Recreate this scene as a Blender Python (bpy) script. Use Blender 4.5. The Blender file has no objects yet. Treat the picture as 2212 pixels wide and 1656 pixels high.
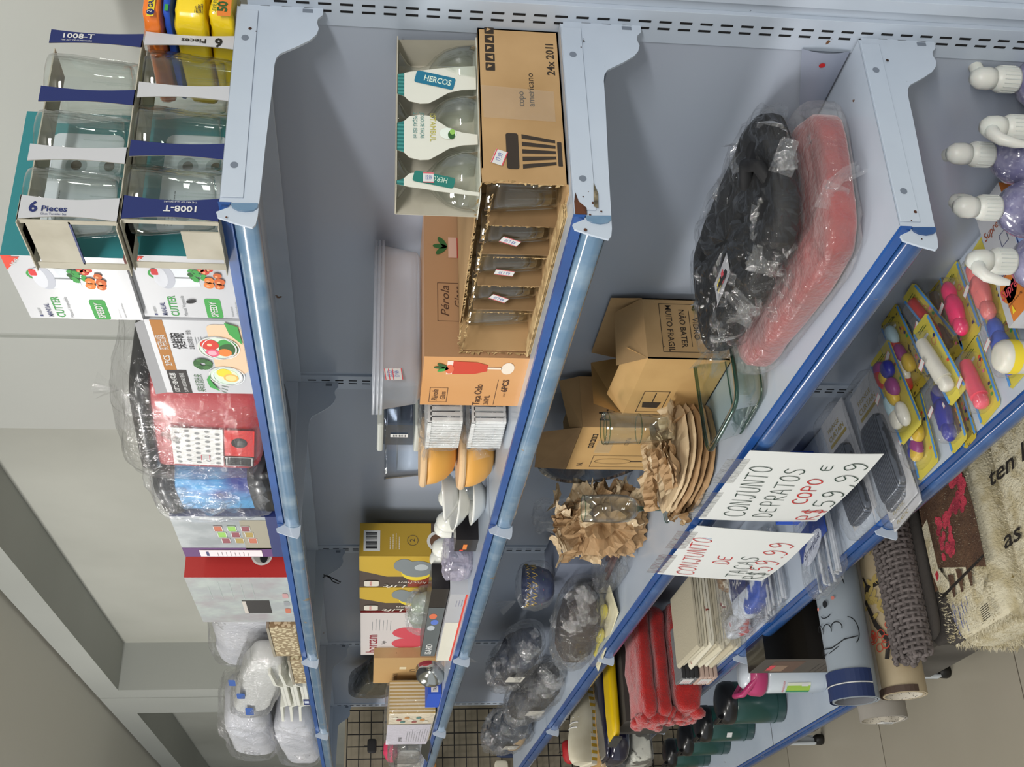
import bpy, math, random
from mathutils import Vector, Matrix, noise
from math import pi, sin, cos, radians as rad

# ------------------------------------------------------------------ camera, world, lights
scene = bpy.context.scene
COL = scene.collection
CAM = Vector((1.02762, -1.00951, 1.50064))
RX = Vector((0.11202788, -0.03660299, -0.9930307))
RY = Vector((-0.45291876, -0.89136519, -0.01824002))
RZ = Vector((-0.88448536, 0.45180563, -0.11643593))
FPX = 2546.642
cd = bpy.data.cameras.new('camera')
cd.sensor_fit = 'HORIZONTAL'; cd.sensor_width = 36.0
cd.lens = FPX / 2212 * 36.0
cd.clip_start = 0.02
cam = bpy.data.objects.new('camera', cd); COL.objects.link(cam)
m = Matrix.Identity(4)
for i in range(3):
    m[i][0] = RX[i]; m[i][1] = -RY[i]; m[i][2] = -RZ[i]; m[i][3] = CAM[i]
cam.matrix_world = m
scene.camera = cam
scene.cycles.transparent_max_bounces = 40
scene.cycles.max_bounces = 10
scene.view_settings.view_transform = 'Standard'
scene.view_settings.look = 'None'
scene.view_settings.exposure = 0.0
scene.view_settings.gamma = 1.0
scene.view_settings.use_curve_mapping = False
world = bpy.data.worlds.new('world'); scene.world = world
world.use_nodes = True
world.node_tree.nodes['Background'].inputs[0].default_value = (0.92, 0.97, 1.0, 1)
world.node_tree.nodes['Background'].inputs[1].default_value = 0.62
def lamp(name, loc, size, power, col=(1, 1, 1), tgt=None):
    l = bpy.data.lights.new(name, 'AREA'); l.shape = 'RECTANGLE'
    l.size, l.size_y = size; l.energy = power; l.color = col
    o = bpy.data.objects.new(name, l); COL.objects.link(o); o.location = loc
    d = (Vector(tgt) - Vector(loc)) if tgt else Vector((0, 0, -1))
    o.rotation_euler = d.to_track_quat('-Z', 'Y').to_euler()
    return o
lamp('ceiling_and_fill_lamp', (-0.7, -1.95, 2.6), (1.25, 0.16), 34, (1.0, 0.98, 0.95), (-0.9, -0.3, 0.6))
lamp('ceiling_and_fill_lamp', (-3.4, -1.95, 2.6), (1.25, 0.16), 40, (1.0, 0.98, 0.95), (-3.2, -0.3, 0.6))
lamp('ceiling_and_fill_lamp', (2.5, -1.5, 2.45), (1.25, 0.16), 62, (1.0, 0.98, 0.95), (0.0, -0.3, 0.9))  # fill light added low on the camera side to lighten right-facing sides

def at(x, y, axis, v):
    """the point of the place seen at photograph pixel (x, y) on the plane axis = v"""
    d = RX * ((x - 1106) / FPX) + RY * ((y - 828) / FPX) + RZ
    i = 'XYZ'.index(axis)
    return CAM + d * ((v - CAM[i]) / d[i])

# ------------------------------------------------------------------ materials
def lin(h):
    if not isinstance(h, str): return tuple(h) + (1,)
    h = h.lstrip('#'); o = []
    for i in (0, 2, 4):
        c = int(h[i:i+2], 16) / 255
        o.append(c / 12.92 if c <= 0.04045 else ((c + 0.055) / 1.055) ** 2.4)
    return tuple(o) + (1,)
_M = {}
def mat(name, col='808080', rough=0.5, metal=0.0, coat=0.0, trans=0.0, ior=1.45, bump=None, spot=None, mix=None,
        alpha=1.0, sub=0.0, sheen=0.0, emit=None, thin=False, stripe=None, voro=None):
    """principled material; bump=(scale, strength), mix=(colour, scale, lo, hi) soft noise mix, spot=(colour, scale, threshold) hard spots"""
    if name in _M: return _M[name]
    M = bpy.data.materials.new(name); _M[name] = M; M.use_nodes = True
    nt = M.node_tree; N = nt.nodes; L = nt.links; b = N['Principled BSDF']
    b.inputs['Base Color'].default_value = lin(col); b.inputs['Roughness'].default_value = rough
    b.inputs['Metallic'].default_value = metal; b.inputs['Coat Weight'].default_value = coat
    b.inputs['Coat Roughness'].default_value = 0.08
    b.inputs['Transmission Weight'].default_value = trans; b.inputs['IOR'].default_value = ior
    b.inputs['Alpha'].default_value = alpha; b.inputs['Sheen Weight'].default_value = sheen
    if sub: b.inputs['Subsurface Weight'].default_value = sub; b.inputs['Subsurface Scale'].default_value = 0.02
    tc = N.new('ShaderNodeTexCoord')
    cur = None
    def nz(scale, detail=4):
        n = N.new('ShaderNodeTexNoise'); n.inputs['Scale'].default_value = scale; n.inputs['Detail'].default_value = detail
        L.new(tc.outputs['Object'], n.inputs['Vector']); return n.outputs['Fac']
    def blend(fac, c2):
        nonlocal cur
        x = N.new('ShaderNodeMix'); x.data_type = 'RGBA'
        L.new(fac, x.inputs[0])
        if cur is None: x.inputs[6].default_value = lin(col)
        else: L.new(cur, x.inputs[6])
        x.inputs[7].default_value = lin(c2); cur = x.outputs[2]
    def rng(src, lo, hi):
        r = N.new('ShaderNodeMapRange'); r.inputs[1].default_value = lo; r.inputs[2].default_value = hi
        L.new(src, r.inputs[0]); return r.outputs[0]
    for k in (mix if isinstance(mix, list) else [mix] if mix else []):
        blend(rng(nz(k[1]), k[2], k[3]), k[0])
    for k in (spot if isinstance(spot, list) else [spot] if spot else []):
        blend(rng(nz(k[1], 6), k[2], k[2] + 0.015), k[0])
    if stripe:
        w = N.new('ShaderNodeTexWave'); w.inputs['Scale'].default_value = stripe[1]; w.bands_direction = stripe[2]
        w.inputs['Distortion'].default_value = stripe[3]
        L.new(tc.outputs['Object'], w.inputs['Vector']); blend(rng(w.outputs['Fac'], 0.45, 0.6), stripe[0])
    if voro:
        v = N.new('ShaderNodeTexVoronoi'); v.inputs['Scale'].default_value = voro[1]
        L.new(tc.outputs['Object'], v.inputs['Vector']); blend(rng(v.outputs['Distance'], voro[2], voro[2] + 0.03), voro[0])
    if cur is not None: L.new(cur, b.inputs['Base Color'])
    if bump:
        n = nz(bump[0], 5); p = N.new('ShaderNodeBump'); p.inputs['Strength'].default_value = bump[1]
        p.inputs['Distance'].default_value = bump[2] if len(bump) > 2 else 0.002
        L.new(n, p.inputs['Height']); L.new(p.outputs[0], b.inputs['Normal'])
    if emit:
        b.inputs['Emission Color'].default_value = lin(col); b.inputs['Emission Strength'].default_value = emit
    return M
def film(name, col='ffffff', body=0.10, rough=0.12, scale=55, bump=0.8, gloss=0.40, base=0.035):
    """thin clear plastic film: mostly see-through, glossy creases"""
    if name in _M: return _M[name]
    M = bpy.data.materials.new(name); _M[name] = M; M.use_nodes = True
    nt = M.node_tree; N = nt.nodes; L = nt.links; N.clear()
    out = N.new('ShaderNodeOutputMaterial'); tr = N.new('ShaderNodeBsdfTransparent')
    gl = N.new('ShaderNodeBsdfGlossy'); gl.inputs['Roughness'].default_value = rough
    df = N.new('ShaderNodeBsdfDiffuse'); df.inputs['Color'].default_value = lin(col)
    lw = N.new('ShaderNodeLayerWeight'); lw.inputs['Blend'].default_value = 0.5
    tc = N.new('ShaderNodeTexCoord'); n = N.new('ShaderNodeTexNoise'); n.inputs['Scale'].default_value = scale
    n.inputs['Detail'].default_value = 4; n.inputs['Distortion'].default_value = 1.2
    L.new(tc.outputs['Object'], n.inputs['Vector'])
    bp = N.new('ShaderNodeBump'); bp.inputs['Strength'].default_value = bump; bp.inputs['Distance'].default_value = 0.006
    L.new(n.outputs['Fac'], bp.inputs['Height'])
    for k in (gl, lw): L.new(bp.outputs[0], k.inputs['Normal'])
    pw = N.new('ShaderNodeMath'); pw.operation = 'POWER'; pw.inputs[1].default_value = 2.5; L.new(lw.outputs['Facing'], pw.inputs[0])
    ml = N.new('ShaderNodeMath'); ml.operation = 'MULTIPLY_ADD'; ml.inputs[1].default_value = gloss; ml.inputs[2].default_value = base
    L.new(pw.outputs[0], ml.inputs[0])
    m1 = N.new('ShaderNodeMixShader'); m1.inputs[0].default_value = body
    L.new(tr.outputs[0], m1.inputs[1]); L.new(df.outputs[0], m1.inputs[2])
    m2 = N.new('ShaderNodeMixShader'); L.new(ml.outputs[0], m2.inputs[0])
    L.new(m1.outputs[0], m2.inputs[1]); L.new(gl.outputs[0], m2.inputs[2]); L.new(m2.outputs[0], out.inputs[0])
    return M
def G(name='clear_glass', col='fafcfb', rough=0.0, fres=0.5, tint=None):
    """thin glass wall: transparent with fresnel reflection (no refraction)"""
    if name in _M: return _M[name]
    M = bpy.data.materials.new(name); _M[name] = M; M.use_nodes = True
    nt = M.node_tree; N = nt.nodes; L = nt.links; N.clear()
    out = N.new('ShaderNodeOutputMaterial'); tr = N.new('ShaderNodeBsdfTransparent'); tr.inputs[0].default_value = lin(col)
    gl = N.new('ShaderNodeBsdfGlossy'); gl.inputs['Roughness'].default_value = rough
    lw = N.new('ShaderNodeLayerWeight'); lw.inputs['Blend'].default_value = 0.5
    pw = N.new('ShaderNodeMath'); pw.operation = 'POWER'; pw.inputs[1].default_value = 2.6; L.new(lw.outputs['Facing'], pw.inputs[0])
    ml = N.new('ShaderNodeMath'); ml.operation = 'MULTIPLY_ADD'; ml.inputs[1].default_value = 0.8; ml.inputs[2].default_value = 0.05
    L.new(pw.outputs[0], ml.inputs[0])
    m2 = N.new('ShaderNodeMixShader'); L.new(ml.outputs[0], m2.inputs[0])
    L.new(tr.outputs[0], m2.inputs[1]); L.new(gl.outputs[0], m2.inputs[2]); L.new(m2.outputs[0], out.inputs[0])
    return M

# ------------------------------------------------------------------ object helpers
def tag(o, label=None, cat=None, group=None, kind=None):
    if label: o['label'] = label
    if cat: o['category'] = cat
    if group: o['group'] = group
    if kind: o['kind'] = kind
    return o
def thing(name, label, cat, loc=(0, 0, 0), rot=(0, 0, 0), group=None):
    o = bpy.data.objects.new(name, None); COL.objects.link(o); o.empty_display_size = 0.03
    o.location = loc; o.rotation_euler = rot
    return tag(o, label, cat, group)
def copy_tree(o, parent=None):
    c = o.copy(); COL.objects.link(c); c.parent = parent
    for ch in [k for k in bpy.data.objects if k.parent == o]:
        copy_tree(ch, c)
    return c
_TXT = {}
def textmesh(s, bold=0.0, shear=0.0):
    k = (s, bold, shear)
    if k in _TXT: return _TXT[k]
    cu = bpy.data.curves.new('t', 'FONT'); cu.body = s; cu.size = 1.0; cu.resolution_u = 2; cu.offset = bold; cu.shear = shear
    ob = bpy.data.objects.new('t', cu); me = bpy.data.meshes.new_from_object(ob)
    v = [(p.co.x, p.co.y) for p in me.vertices]; f = [tuple(p.vertices) for p in me.polygons]
    bpy.data.objects.remove(ob); bpy.data.curves.remove(cu); bpy.data.meshes.remove(me)
    w = max([p[0] for p in v] or [0.5])
    _TXT[k] = (v, f, w); return _TXT[k]
class MB:
    def __init__(s, M=None): s.v = []; s.f = []; s.m = []; s.mats = []; s.M = M or Matrix.Identity(4); s.sm = []
    def mi(s, m):
        if m not in s.mats: s.mats.append(m)
        return s.mats.index(m)
    def add(s, vs, fs, m, smooth=False):
        b = len(s.v); s.v += [s.M @ Vector(p) for p in vs]
        k = s.mi(m)
        for f in fs: s.f.append(tuple(b + i for i in f)); s.m.append(k); s.sm.append(smooth)
    def box(s, x0, x1, y0, y1, z0, z1, m):
        s.add([(x0,y0,z0),(x1,y0,z0),(x1,y1,z0),(x0,y1,z0),(x0,y0,z1),(x1,y0,z1),(x1,y1,z1),(x0,y1,z1)],
              [(0,3,2,1),(4,5,6,7),(0,1,5,4),(1,2,6,5),(2,3,7,6),(3,0,4,7)], m)
    def poly(s, pts, m): s.add(pts, [tuple(range(len(pts)))], m)
    def prism(s, out, axis, a0, a1, m, smooth=False):
        """out: 2D outline in the two other axes (in order x,y,z); extruded along axis from a0 to a1"""
        i = 'xyz'.index(axis); n = len(out)
        def P(p, a): q = list(p); q.insert(i, a); return tuple(q)
        vs = [P(p, a0) for p in out] + [P(p, a1) for p in out]
        fs = [(k, (k+1) % n, n + (k+1) % n, n + k) for k in range(n)]
        s.add(vs, fs, m, smooth); s.add(vs, [tuple(range(n))[::-1], tuple(range(n, 2*n))], m)
    def lathe(s, prof, m, c=(0,0,0), seg=28, axis='z', smooth=True, close=False, flute=None, sx=1, sy=1):
        """prof: (radius, height) list"""
        vs = []; n = len(prof)
        for j in range(seg):
            a = 2*pi*j/seg
            for r, h in prof:
                if flute and r > 0: r = r * (1 + flute[0]*cos(flute[1]*a))
                x, y, z = r*cos(a)*sx, r*sin(a)*sy, h
                if axis == 'x': x, y, z = z, x, y
                if axis == 'y': x, y, z = x, z, y
                vs.append((x+c[0], y+c[1], z+c[2]))
        fs = [(j*n+i, ((j+1) % seg)*n+i, ((j+1) % seg)*n+i+1, j*n+i+1) for j in range(seg) for i in range(n-1)]
        s.add(vs, fs, m, smooth)
    def tube(s, path, r, m, seg=8, closed=False, caps=True, flat=1.0):
        path = [Vector(p) for p in path]; n = len(path); vs = []
        up = Vector((0, 0, 1)); rs = r if isinstance(r, (list, tuple)) else [r]*n
        prev = None
        for i, p in enumerate(path):
            a = path[(i-1) % n] if (closed or i) else p; b = path[(i+1) % n] if (closed or i < n-1) else p
            t = (b - a).normalized()
            if prev is None: q = up if abs(t.z) < 0.9 else Vector((1, 0, 0)); prev = q
            u = (prev - t*prev.dot(t)).normalized(); w = t.cross(u); prev = u
            for k in range(seg):
                an = 2*pi*k/seg; vs.append(p + u*rs[i]*cos(an)*flat + w*rs[i]*sin(an))
        R = n if closed else n-1
        fs = [(i*seg+k, i*seg+(k+1) % seg, ((i+1) % n)*seg+(k+1) % seg, ((i+1) % n)*seg+k) for i in range(R) for k in range(seg)]
        s.add(vs, fs, m, True)
        if caps and not closed: s.add(vs[:seg], [tuple(range(seg))[::-1]], m); s.add(vs[-seg:], [tuple(range(seg))], m)
    def grid(s, fn, nu, nv, m, smooth=True, wrap=False):
        vs = [fn(i/nu, j/nv) for i in range(nu+1) for j in range(nv+1)]
        fs = [(i*(nv+1)+j, (i+1)*(nv+1)+j, (i+1)*(nv+1)+j+1, i*(nv+1)+j+1) for i in range(nu) for j in range(nv)]
        s.add(vs, fs, m, smooth)
    def blob(s, c, d, m, e=0.5, nu=28, nv=18, amp=0.0, sc=20, seed=0, smooth=True, top=1.0, ridged=False, e2=None):
        """super-ellipsoid cushion with noise; c = centre, d = half sizes"""
        def pw(x, k): return math.copysign(abs(x)**k, x)
        ez = e2 or e
        vs = []; fs = []
        for i in range(nv+1):
            ph = -pi/2 + pi*i/nv
            for j in range(nu):
                th = 2*pi*j/nu
                p = Vector((pw(cos(ph), ez)*pw(cos(th), e), pw(cos(ph), ez)*pw(sin(th), e), pw(sin(ph), ez)))
                q = Vector((p.x*d[0], p.y*d[1], p.z*d[2]))
                if amp:
                    k = noise.noise((q*sc) + Vector((seed*7.3, seed*3.1, seed)))
                    k += 0.5*noise.noise((q*sc*2.3) + Vector((seed, 5, seed*2)))
                    if ridged: k = 0.6 - 2.2*abs(k)
                    q += p.normalized()*amp*k
                vs.append((c[0]+q.x, c[1]+q.y, c[2]+q.z))
        for i in range(nv):
            for j in range(nu): fs.append((i*nu+j, i*nu+(j+1) % nu, (i+1)*nu+(j+1) % nu, (i+1)*nu+j))
        s.add(vs, fs, m, smooth)
    def build(s, name, parent=None, bevel=0.0, solid=0.0, sub=0, label=None):
        me = bpy.data.meshes.new(name); me.from_pydata([tuple(v) for v in s.v], [], s.f)
        for k in s.mats: me.materials.append(k)
        me.polygons.foreach_set('material_index', s.m); me.polygons.foreach_set('use_smooth', s.sm)
        if len(s.v) < 60000: me.validate()
        me.update()
        o = bpy.data.objects.new(name, me); COL.objects.link(o); o.parent = parent
        if solid: k = o.modifiers.new('s', 'SOLIDIFY'); k.thickness = solid; k.offset = 0
        if bevel: k = o.modifiers.new('b', 'BEVEL'); k.width = bevel; k.segments = 2; k.limit_method = 'ANGLE'
        if sub: k = o.modifiers.new('u', 'SUBSURF'); k.levels = sub; k.render_levels = sub
        if label: o['label'] = label
        return o
class Print:
    """flat printing on a face: origin o, u = reading direction, v = up on the print; coordinates in metres"""
    LIFT = 0.00035
    def __init__(s, o, u, v):
        s.mb = MB(); s.o = Vector(o); s.u = Vector(u).normalized(); s.v = Vector(v).normalized(); s.n = s.u.cross(s.v)
    def P(s, x, y, l=1): return s.o + s.u*x + s.v*y + s.n*(s.LIFT*l)
    def poly(s, pts, m, l=1): s.mb.add([s.P(x, y, l) for x, y in pts], [tuple(range(len(pts)))], m)
    def rect(s, x, y, w, h, m, l=1): s.poly([(x, y), (x+w, y), (x+w, y+h), (x, y+h)], m, l)
    def rrect(s, x, y, w, h, r, m, l=1):
        pts = []
        for cx, cy, a0 in ((x+w-r, y+r, -90), (x+w-r, y+h-r, 0), (x+r, y+h-r, 90), (x+r, y+r, 180)):
            for k in range(5): a = rad(a0 + 22.5*k); pts.append((cx + r*cos(a), cy + r*sin(a)))
        s.poly(pts, m, l)
    def ell(s, x, y, a, b, m, l=1, rot=0, seg=20):
        s.poly([(x + a*cos(t)*cos(rot) - b*sin(t)*sin(rot), y + a*cos(t)*sin(rot) + b*sin(t)*cos(rot)) for t in [2*pi*k/seg for k in range(seg)]], m, l)
    def frame(s, x, y, w, h, t, m, l=1):
        s.rect(x, y, w, t, m, l); s.rect(x, y+h-t, w, t, m, l); s.rect(x, y, t, h, m, l); s.rect(x+w-t, y, t, h, m, l)
    def ring(s, x, y, r, t, m, l=1, seg=24, b=None):
        b = b or r
        for k in range(seg):
            a0, a1 = 2*pi*k/seg, 2*pi*(k+1)/seg
            s.poly([(x+r*cos(a0), y+b*sin(a0)), (x+r*cos(a1), y+b*sin(a1)), (x+(r-t)*cos(a1), y+(b-t)*sin(a1)), (x+(r-t)*cos(a0), y+(b-t)*sin(a0))], m, l)
    def line(s, pts, t, m, l=1):
        for (x0, y0), (x1, y1) in zip(pts, pts[1:]):
            d = Vector((x1-x0, y1-y0)); L = d.length or 1; nx, ny = -d.y/L*t/2, d.x/L*t/2; ex, ey = d.x/L*t*0.3, d.y/L*t*0.3
            s.poly([(x0-nx-ex, y0-ny-ey), (x1-nx+ex, y1-ny+ey), (x1+nx+ex, y1+ny+ey), (x0+nx-ex, y0+ny-ey)], m, l)
    def text(s, t, x, y, size, m, l=2, w=None, bold=0.0, align='l', shear=0.0, rot=0, flip=False):
        """size = cap height in metres, w = fit to this width"""
        v, f, W = textmesh(t, bold, shear); k = size/0.72; kx = (w/W) if w else k
        wd = W*kx; ox = {'l': 0, 'c': -wd/2, 'r': -wd}[align]; c, sn = cos(rot), sin(rot)
        if flip: c, sn = -1, 0
        vs = []
        for a, b in v:
            X, Y = a*kx+ox, b*k; vs.append(s.P(x + X*c - Y*sn, y + X*sn + Y*c, l))
        s.mb.add(vs, f, m)
    def lines(s, x, y, w, n, dy, t, m, l=1, seed=1):
        """small unreadable print lines"""
        r = random.Random(seed)
        for i in range(n):
            xx = x; end = x + w*r.uniform(0.7, 1)
            while xx < end:
                q = r.uniform(0.002, 0.006); s.rect(xx, y - i*dy, min(q, end-xx), t, m, l); xx += q + t*0.8
    def build(s, name, parent): return s.mb.build(name, parent)
# ------------------------------------------------------------------ the room
ZS = [1.6637, 1.2905, 0.9232, 0.5707]          # shelf heights
D = 0.280                                        # shelf depth
ZD, DD = 0.172, 0.350                            # bottom deck
W = 0.95
wallm = mat('wall_paint', 'a9aba5', 0.6, mix=('9fa19b', 1.3, 0.35, 0.75), bump=(30, 0.05))
wallm2 = mat('niche_paint', 'bbbbb1', 0.6, mix=('a9a99f', 1.6, 0.35, 0.7), bump=(14, 0.1))
ceilm = mat('ceiling_paint', 'd4d1c6', 0.8)
def struct(mb, name, **k): return tag(mb.build(name, **k), kind='structure')
tile = bpy.data.materials.new('floor_tile'); tile.use_nodes = True
nt = tile.node_tree; N = nt.nodes; L = nt.links; b = N['Principled BSDF']
b.inputs['Roughness'].default_value = 0.32
tc = N.new('ShaderNodeTexCoord'); mp = N.new('ShaderNodeMapping'); L.new(tc.outputs['Object'], mp.inputs[0])
mp.inputs['Location'].default_value = (1.57, 0.19, 0)
br = N.new('ShaderNodeTexBrick'); br.offset = 0; br.squash = 1
br.inputs['Scale'].default_value = 1.0; br.inputs['Brick Width'].default_value = 0.82; br.inputs['Row Height'].default_value = 0.82
br.inputs['Mortar Size'].default_value = 0.0022; br.inputs['Mortar'].default_value = lin('5a5348')
br.inputs['Color1'].default_value = lin('a39d8f'); br.inputs['Color2'].default_value = lin('9c9687')
L.new(mp.outputs[0], br.inputs['Vector'])
n1 = N.new('ShaderNodeTexNoise'); n1.inputs['Scale'].default_value = 3.0; n1.inputs['Detail'].default_value = 6; L.new(tc.outputs['Object'], n1.inputs['Vector'])
mx = N.new('ShaderNodeMix'); mx.data_type = 'RGBA'; mx.blend_type = 'MULTIPLY'; mx.inputs[0].default_value = 0.35
cr = N.new('ShaderNodeValToRGB'); cr.color_ramp.elements[0].color = (0.55, 0.52, 0.47, 1); cr.color_ramp.elements[1].color = (1, 1, 1, 1)
L.new(n1.outputs['Fac'], cr.inputs[0]); L.new(br.outputs['Color'], mx.inputs[6]); L.new(cr.outputs[0], mx.inputs[7]); L.new(mx.outputs[2], b.inputs['Base Color'])
f = MB(); f.box(-9, 3.2, -3.6, 0.6, -0.05, 0, tile); struct(f, 'floor')
YF, YN = 0.12, 0.318
ZB, ZC = 2.525, 2.64
w = MB()
w.box(-1.03, 3.2, YF+0.006, 0.6, 0, ZC+0.3, wallm)           # plain stretch
w.box(-1.445, -1.03, YF, 0.6, 0, ZC+0.3, wallm)              # pillar
w.box(-4.03, -1.445, YN, 0.6, 0, ZC+0.3, wallm2)             # niche
w.box(-4.03, -1.445, YF, YN, ZB, ZC-0.012, wallm)            # beam over the niche
w.box(-4.172, -4.03, YF, 0.6, 0, ZC-0.012, wallm)
w.box(-4.49, -4.184, YF, 0.6, 0, ZC-0.012, wallm)
w.box(-4.184, -4.172, YF+0.01, 0.6, 0, ZC, wallm2)
w.box(-7.2, -4.49, YN, 0.6, 0, ZC, wallm2); w.box(-7.2, -4.49, YF, YN, ZB, ZC-0.012, wallm)
w.box(-9, -7.2, YF, 0.6, 0, ZC-0.012, wallm)
w.box(-9, 3.2, YF+0.012, 0.6, ZC-0.012, ZC, mat('shadow_gap', '6b6a64', 0.9))
struct(w, 'wall_back')
c = MB(); c.box(-9, 3.2, -3.6, YF-0.004, ZC, ZC+0.05, ceilm); c.box(-9, 3.2, YF-0.004, 0.6, ZC, ZC+0.05, ceilm); struct(c, 'ceiling')
w = MB(); w.box(-9.05, -9, -3.6, 0.6, 0, 2.7, wallm); struct(w, 'wall_left')

# ------------------------------------------------------------------ the gondola
metal = mat('shelf_metal', 'b6c0cd', 0.32, coat=0.25, mix=('aab5c3', 5, 0.4, 0.7), spot=[('6b4a30', 38, 0.735), ('59616f', 70, 0.76)], bump=(60, 0.03))
panel = mat('panel_metal', 'a3acb9', 0.34, coat=0.2, mix=('a1a8b6', 3, 0.4, 0.7), bump=(40, 0.04))
dark = mat('slot_black', '0b0b0e', 0.8)
rust = mat('rust', '5a3420', 0.9, mix=('2b1a12', 60, 0.4, 0.6))
railblue = mat('rail_blue', '1f5299', 0.3, coat=0.5, mix=('1a4585', 9, 0.4, 0.7))
railclear_sheen = mat('rail_clear_sheen', '5f7f9c', 0.2, coat=0.8, mix=[('8ba2b4', 14, 0.5, 0.75)], spot=('8a7c68', 22, 0.70), bump=(25, 0.12))  # upper rails: bright reflection on the blue put into a paler colour
raildeep = mat('rail_deep', '234a80', 0.25, coat=0.6, mix=('47699a', 10, 0.5, 0.8), spot=('7c7468', 30, 0.72))
glide = mat('black_rubber', '15130f', 0.5)
gon = thing('gondola_shelving', 'long light blue metal wall shelving unit with blue price rails', 'shelving', (0, 0, 0))
ZTOP = 1.652
for k in range(5):
    X = -W*k
    u = MB()
    # folded post: flat slotted face with stepped ridges on its right
    u.box(X-0.030, X+0.022, -0.002, 0.03, 0.03, ZTOP, metal)
    if k == 0:
        for a, b_, y in ((0.022, 0.036, 0.004), (0.036, 0.042, 0.010), (0.042, 0.060, -0.004), (0.060, 0.085, 0.004), (0.085, 0.09, 0.012), (0.09, 0.30, 0.006)):
            u.box(X+a, X+b_, y, 0.03, 0.03, ZTOP, metal)
    else: u.box(X+0.022, X+0.034, 0.002, 0.03, 0.03, ZTOP, metal)
    z = 0.2145
    while z < ZTOP-0.03:
        for dx in (-0.0065, 0.0045):
            u.box(X+dx-0.0017, X+dx+0.0017, -0.0026, -0.0018, z-0.0075, z+0.0075, dark)
        z += 0.025
    u.build('upright', gon, bevel=0.0012)
for k in range(4):
    x1, x0 = -W*k-0.030, -W*(k+1)+0.030
    p = MB(); z = 0.18; hs = [0.18, 0.5, 0.86, 1.22, 1.658]
    for a, b_ in zip(hs, hs[1:]): p.box(x0, x1, 0.0, 0.012, a+0.0012, b_-0.0012, panel)
    p.build('back_panel', gon, bevel=0.0015)
def rail(mb, x0, x1, y, z, lower, h=0.040):
    mb.prism([(y, z+0.001), (y-0.003, z), (y-0.0035, z-0.011), (y, z-0.013)], 'x', x0, x1, railblue)
    m = raildeep if lower else railclear_sheen
    prof = [(y-0.001, z-0.012), (y-0.006, z-0.014), (y-0.0095, z-0.020), (y-0.0105, z-0.028), (y-0.009, z-0.036), (y-0.0055, z-h), (y, z-h)]
    mb.prism(prof, 'x', x0, x1, m, smooth=True)
for i, Z in enumerate(ZS):
    for k in range(4):
        x1, x0 = -W*k-0.004, -W*(k+1)+0.004
        s = MB()
        s.box(x0, x1, -D+0.001, -0.004, Z-0.0012, Z, metal)                       # sheet
        s.box(x0, x1, -D+0.001, -D+0.003, Z-0.034, Z, metal)
        s.box(x0, x1, -D+0.003, -D+0.03, Z-0.034, Z-0.0328, metal)                # folded lip
        s.box(x0, x1, -0.006, -0.0045, Z-0.030, Z, metal)
        s.box(x0+0.02, x1-0.02, -0.17, -0.13, Z-0.018, Z-0.0012, metal)           # stiffener
        for xx, sg in ((x0, 1), (x1, -1)): s.box(min(xx, xx+sg*0.0012), max(xx, xx+sg*0.0012), -D+0.003, -0.006, Z-0.024, Z, metal)
        so = s.build('shelf', gon, bevel=0.0006)
        r = MB(); rail(r, x0-0.003, x1+0.003, -D+0.001, Z, i >= 2); r.build('price_rail', so)
# brackets
prof = [(-0.002, -0.004), (-0.278, -0.0015), (-0.283, -0.012), (-0.290, 0.002), (-0.2965, 0.0), (-0.303, -0.018), (-0.308, -0.036), (-0.304, -0.039),
        (-0.294, -0.0405), (-0.205, -0.043), (-0.123, -0.046), (-0.090, -0.0465), (-0.080, -0.048), (-0.073, -0.052), (-0.069, -0.058), (-0.060, -0.072), (-0.050, -0.085),
        (-0.042, -0.091), (-0.033, -0.0935), (-0.024, -0.091), (-0.018, -0.092), (-0.012, -0.097), (-0.002, -0.0975)]
def bracket_mesh():
    b = MB(); b.prism(prof, 'x', -0.0015, 0.0015, metal)
    # long flange with two punched holes
    b.box(0.0015, 0.0035, -0.272, -0.012, -0.0245, -0.001, metal)
    for y in (-0.054, -0.231):
        b.lathe([(0, 0.0038), (0.0042, 0.0038)], mat('hole_grey', '6d7683', 0.6), c=(0, y, -0.0125), seg=16, axis='x', smooth=False)
    for z in (-0.0255, -0.05, -0.075): b.box(-0.0015, 0.0015, -0.003, 0.008, z-0.012, z, metal)
    b.box(-0.0017, 0.0017, -0.010, -0.004, -0.086, -0.074, mat('hole_grey'))
    return b
for i, Z in enumerate(ZS):
    for k in range(5):
        b = bracket_mesh()
        if k == 0:
            for kk in range([3, 9, 4, 3][i]):
                r = random.Random(kk+i*9); yy = -r.choice([r.uniform(0.25, 0.3), r.uniform(0.01, 0.05), r.uniform(0.24, 0.30)])
                b.lathe([(0, 0.0037), (r.uniform(0.0006, 0.0022), 0.0037)], rust, c=(0, yy, -r.uniform(0.005, 0.03)), seg=7, axis='x', smooth=False)
            if i == 1:
                b.mb = b.add([(0.0040, -0.236, -0.024), (0.0040, -0.268, -0.022), (0.0040, -0.270, -0.027), (0.0040, -0.25, -0.028)], [(0, 1, 2, 3)], mat('mould', '4a4538', 0.9, mix=('8a7f68', 90, 0.4, 0.6)))
                b.add([(0.0042, -0.250, -0.003), (0.0042, -0.262, -0.006), (0.0042, -0.270, -0.014), (0.0042, -0.279, -0.014), (0.0042, -0.279, -0.001), (0.0042, -0.262, -0.001)], [(0, 1, 2, 3, 4, 5)], rust)
        o = b.build('bracket', gon, bevel=0.0005); o.location = (-W*k-0.005, 0, Z)
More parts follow.
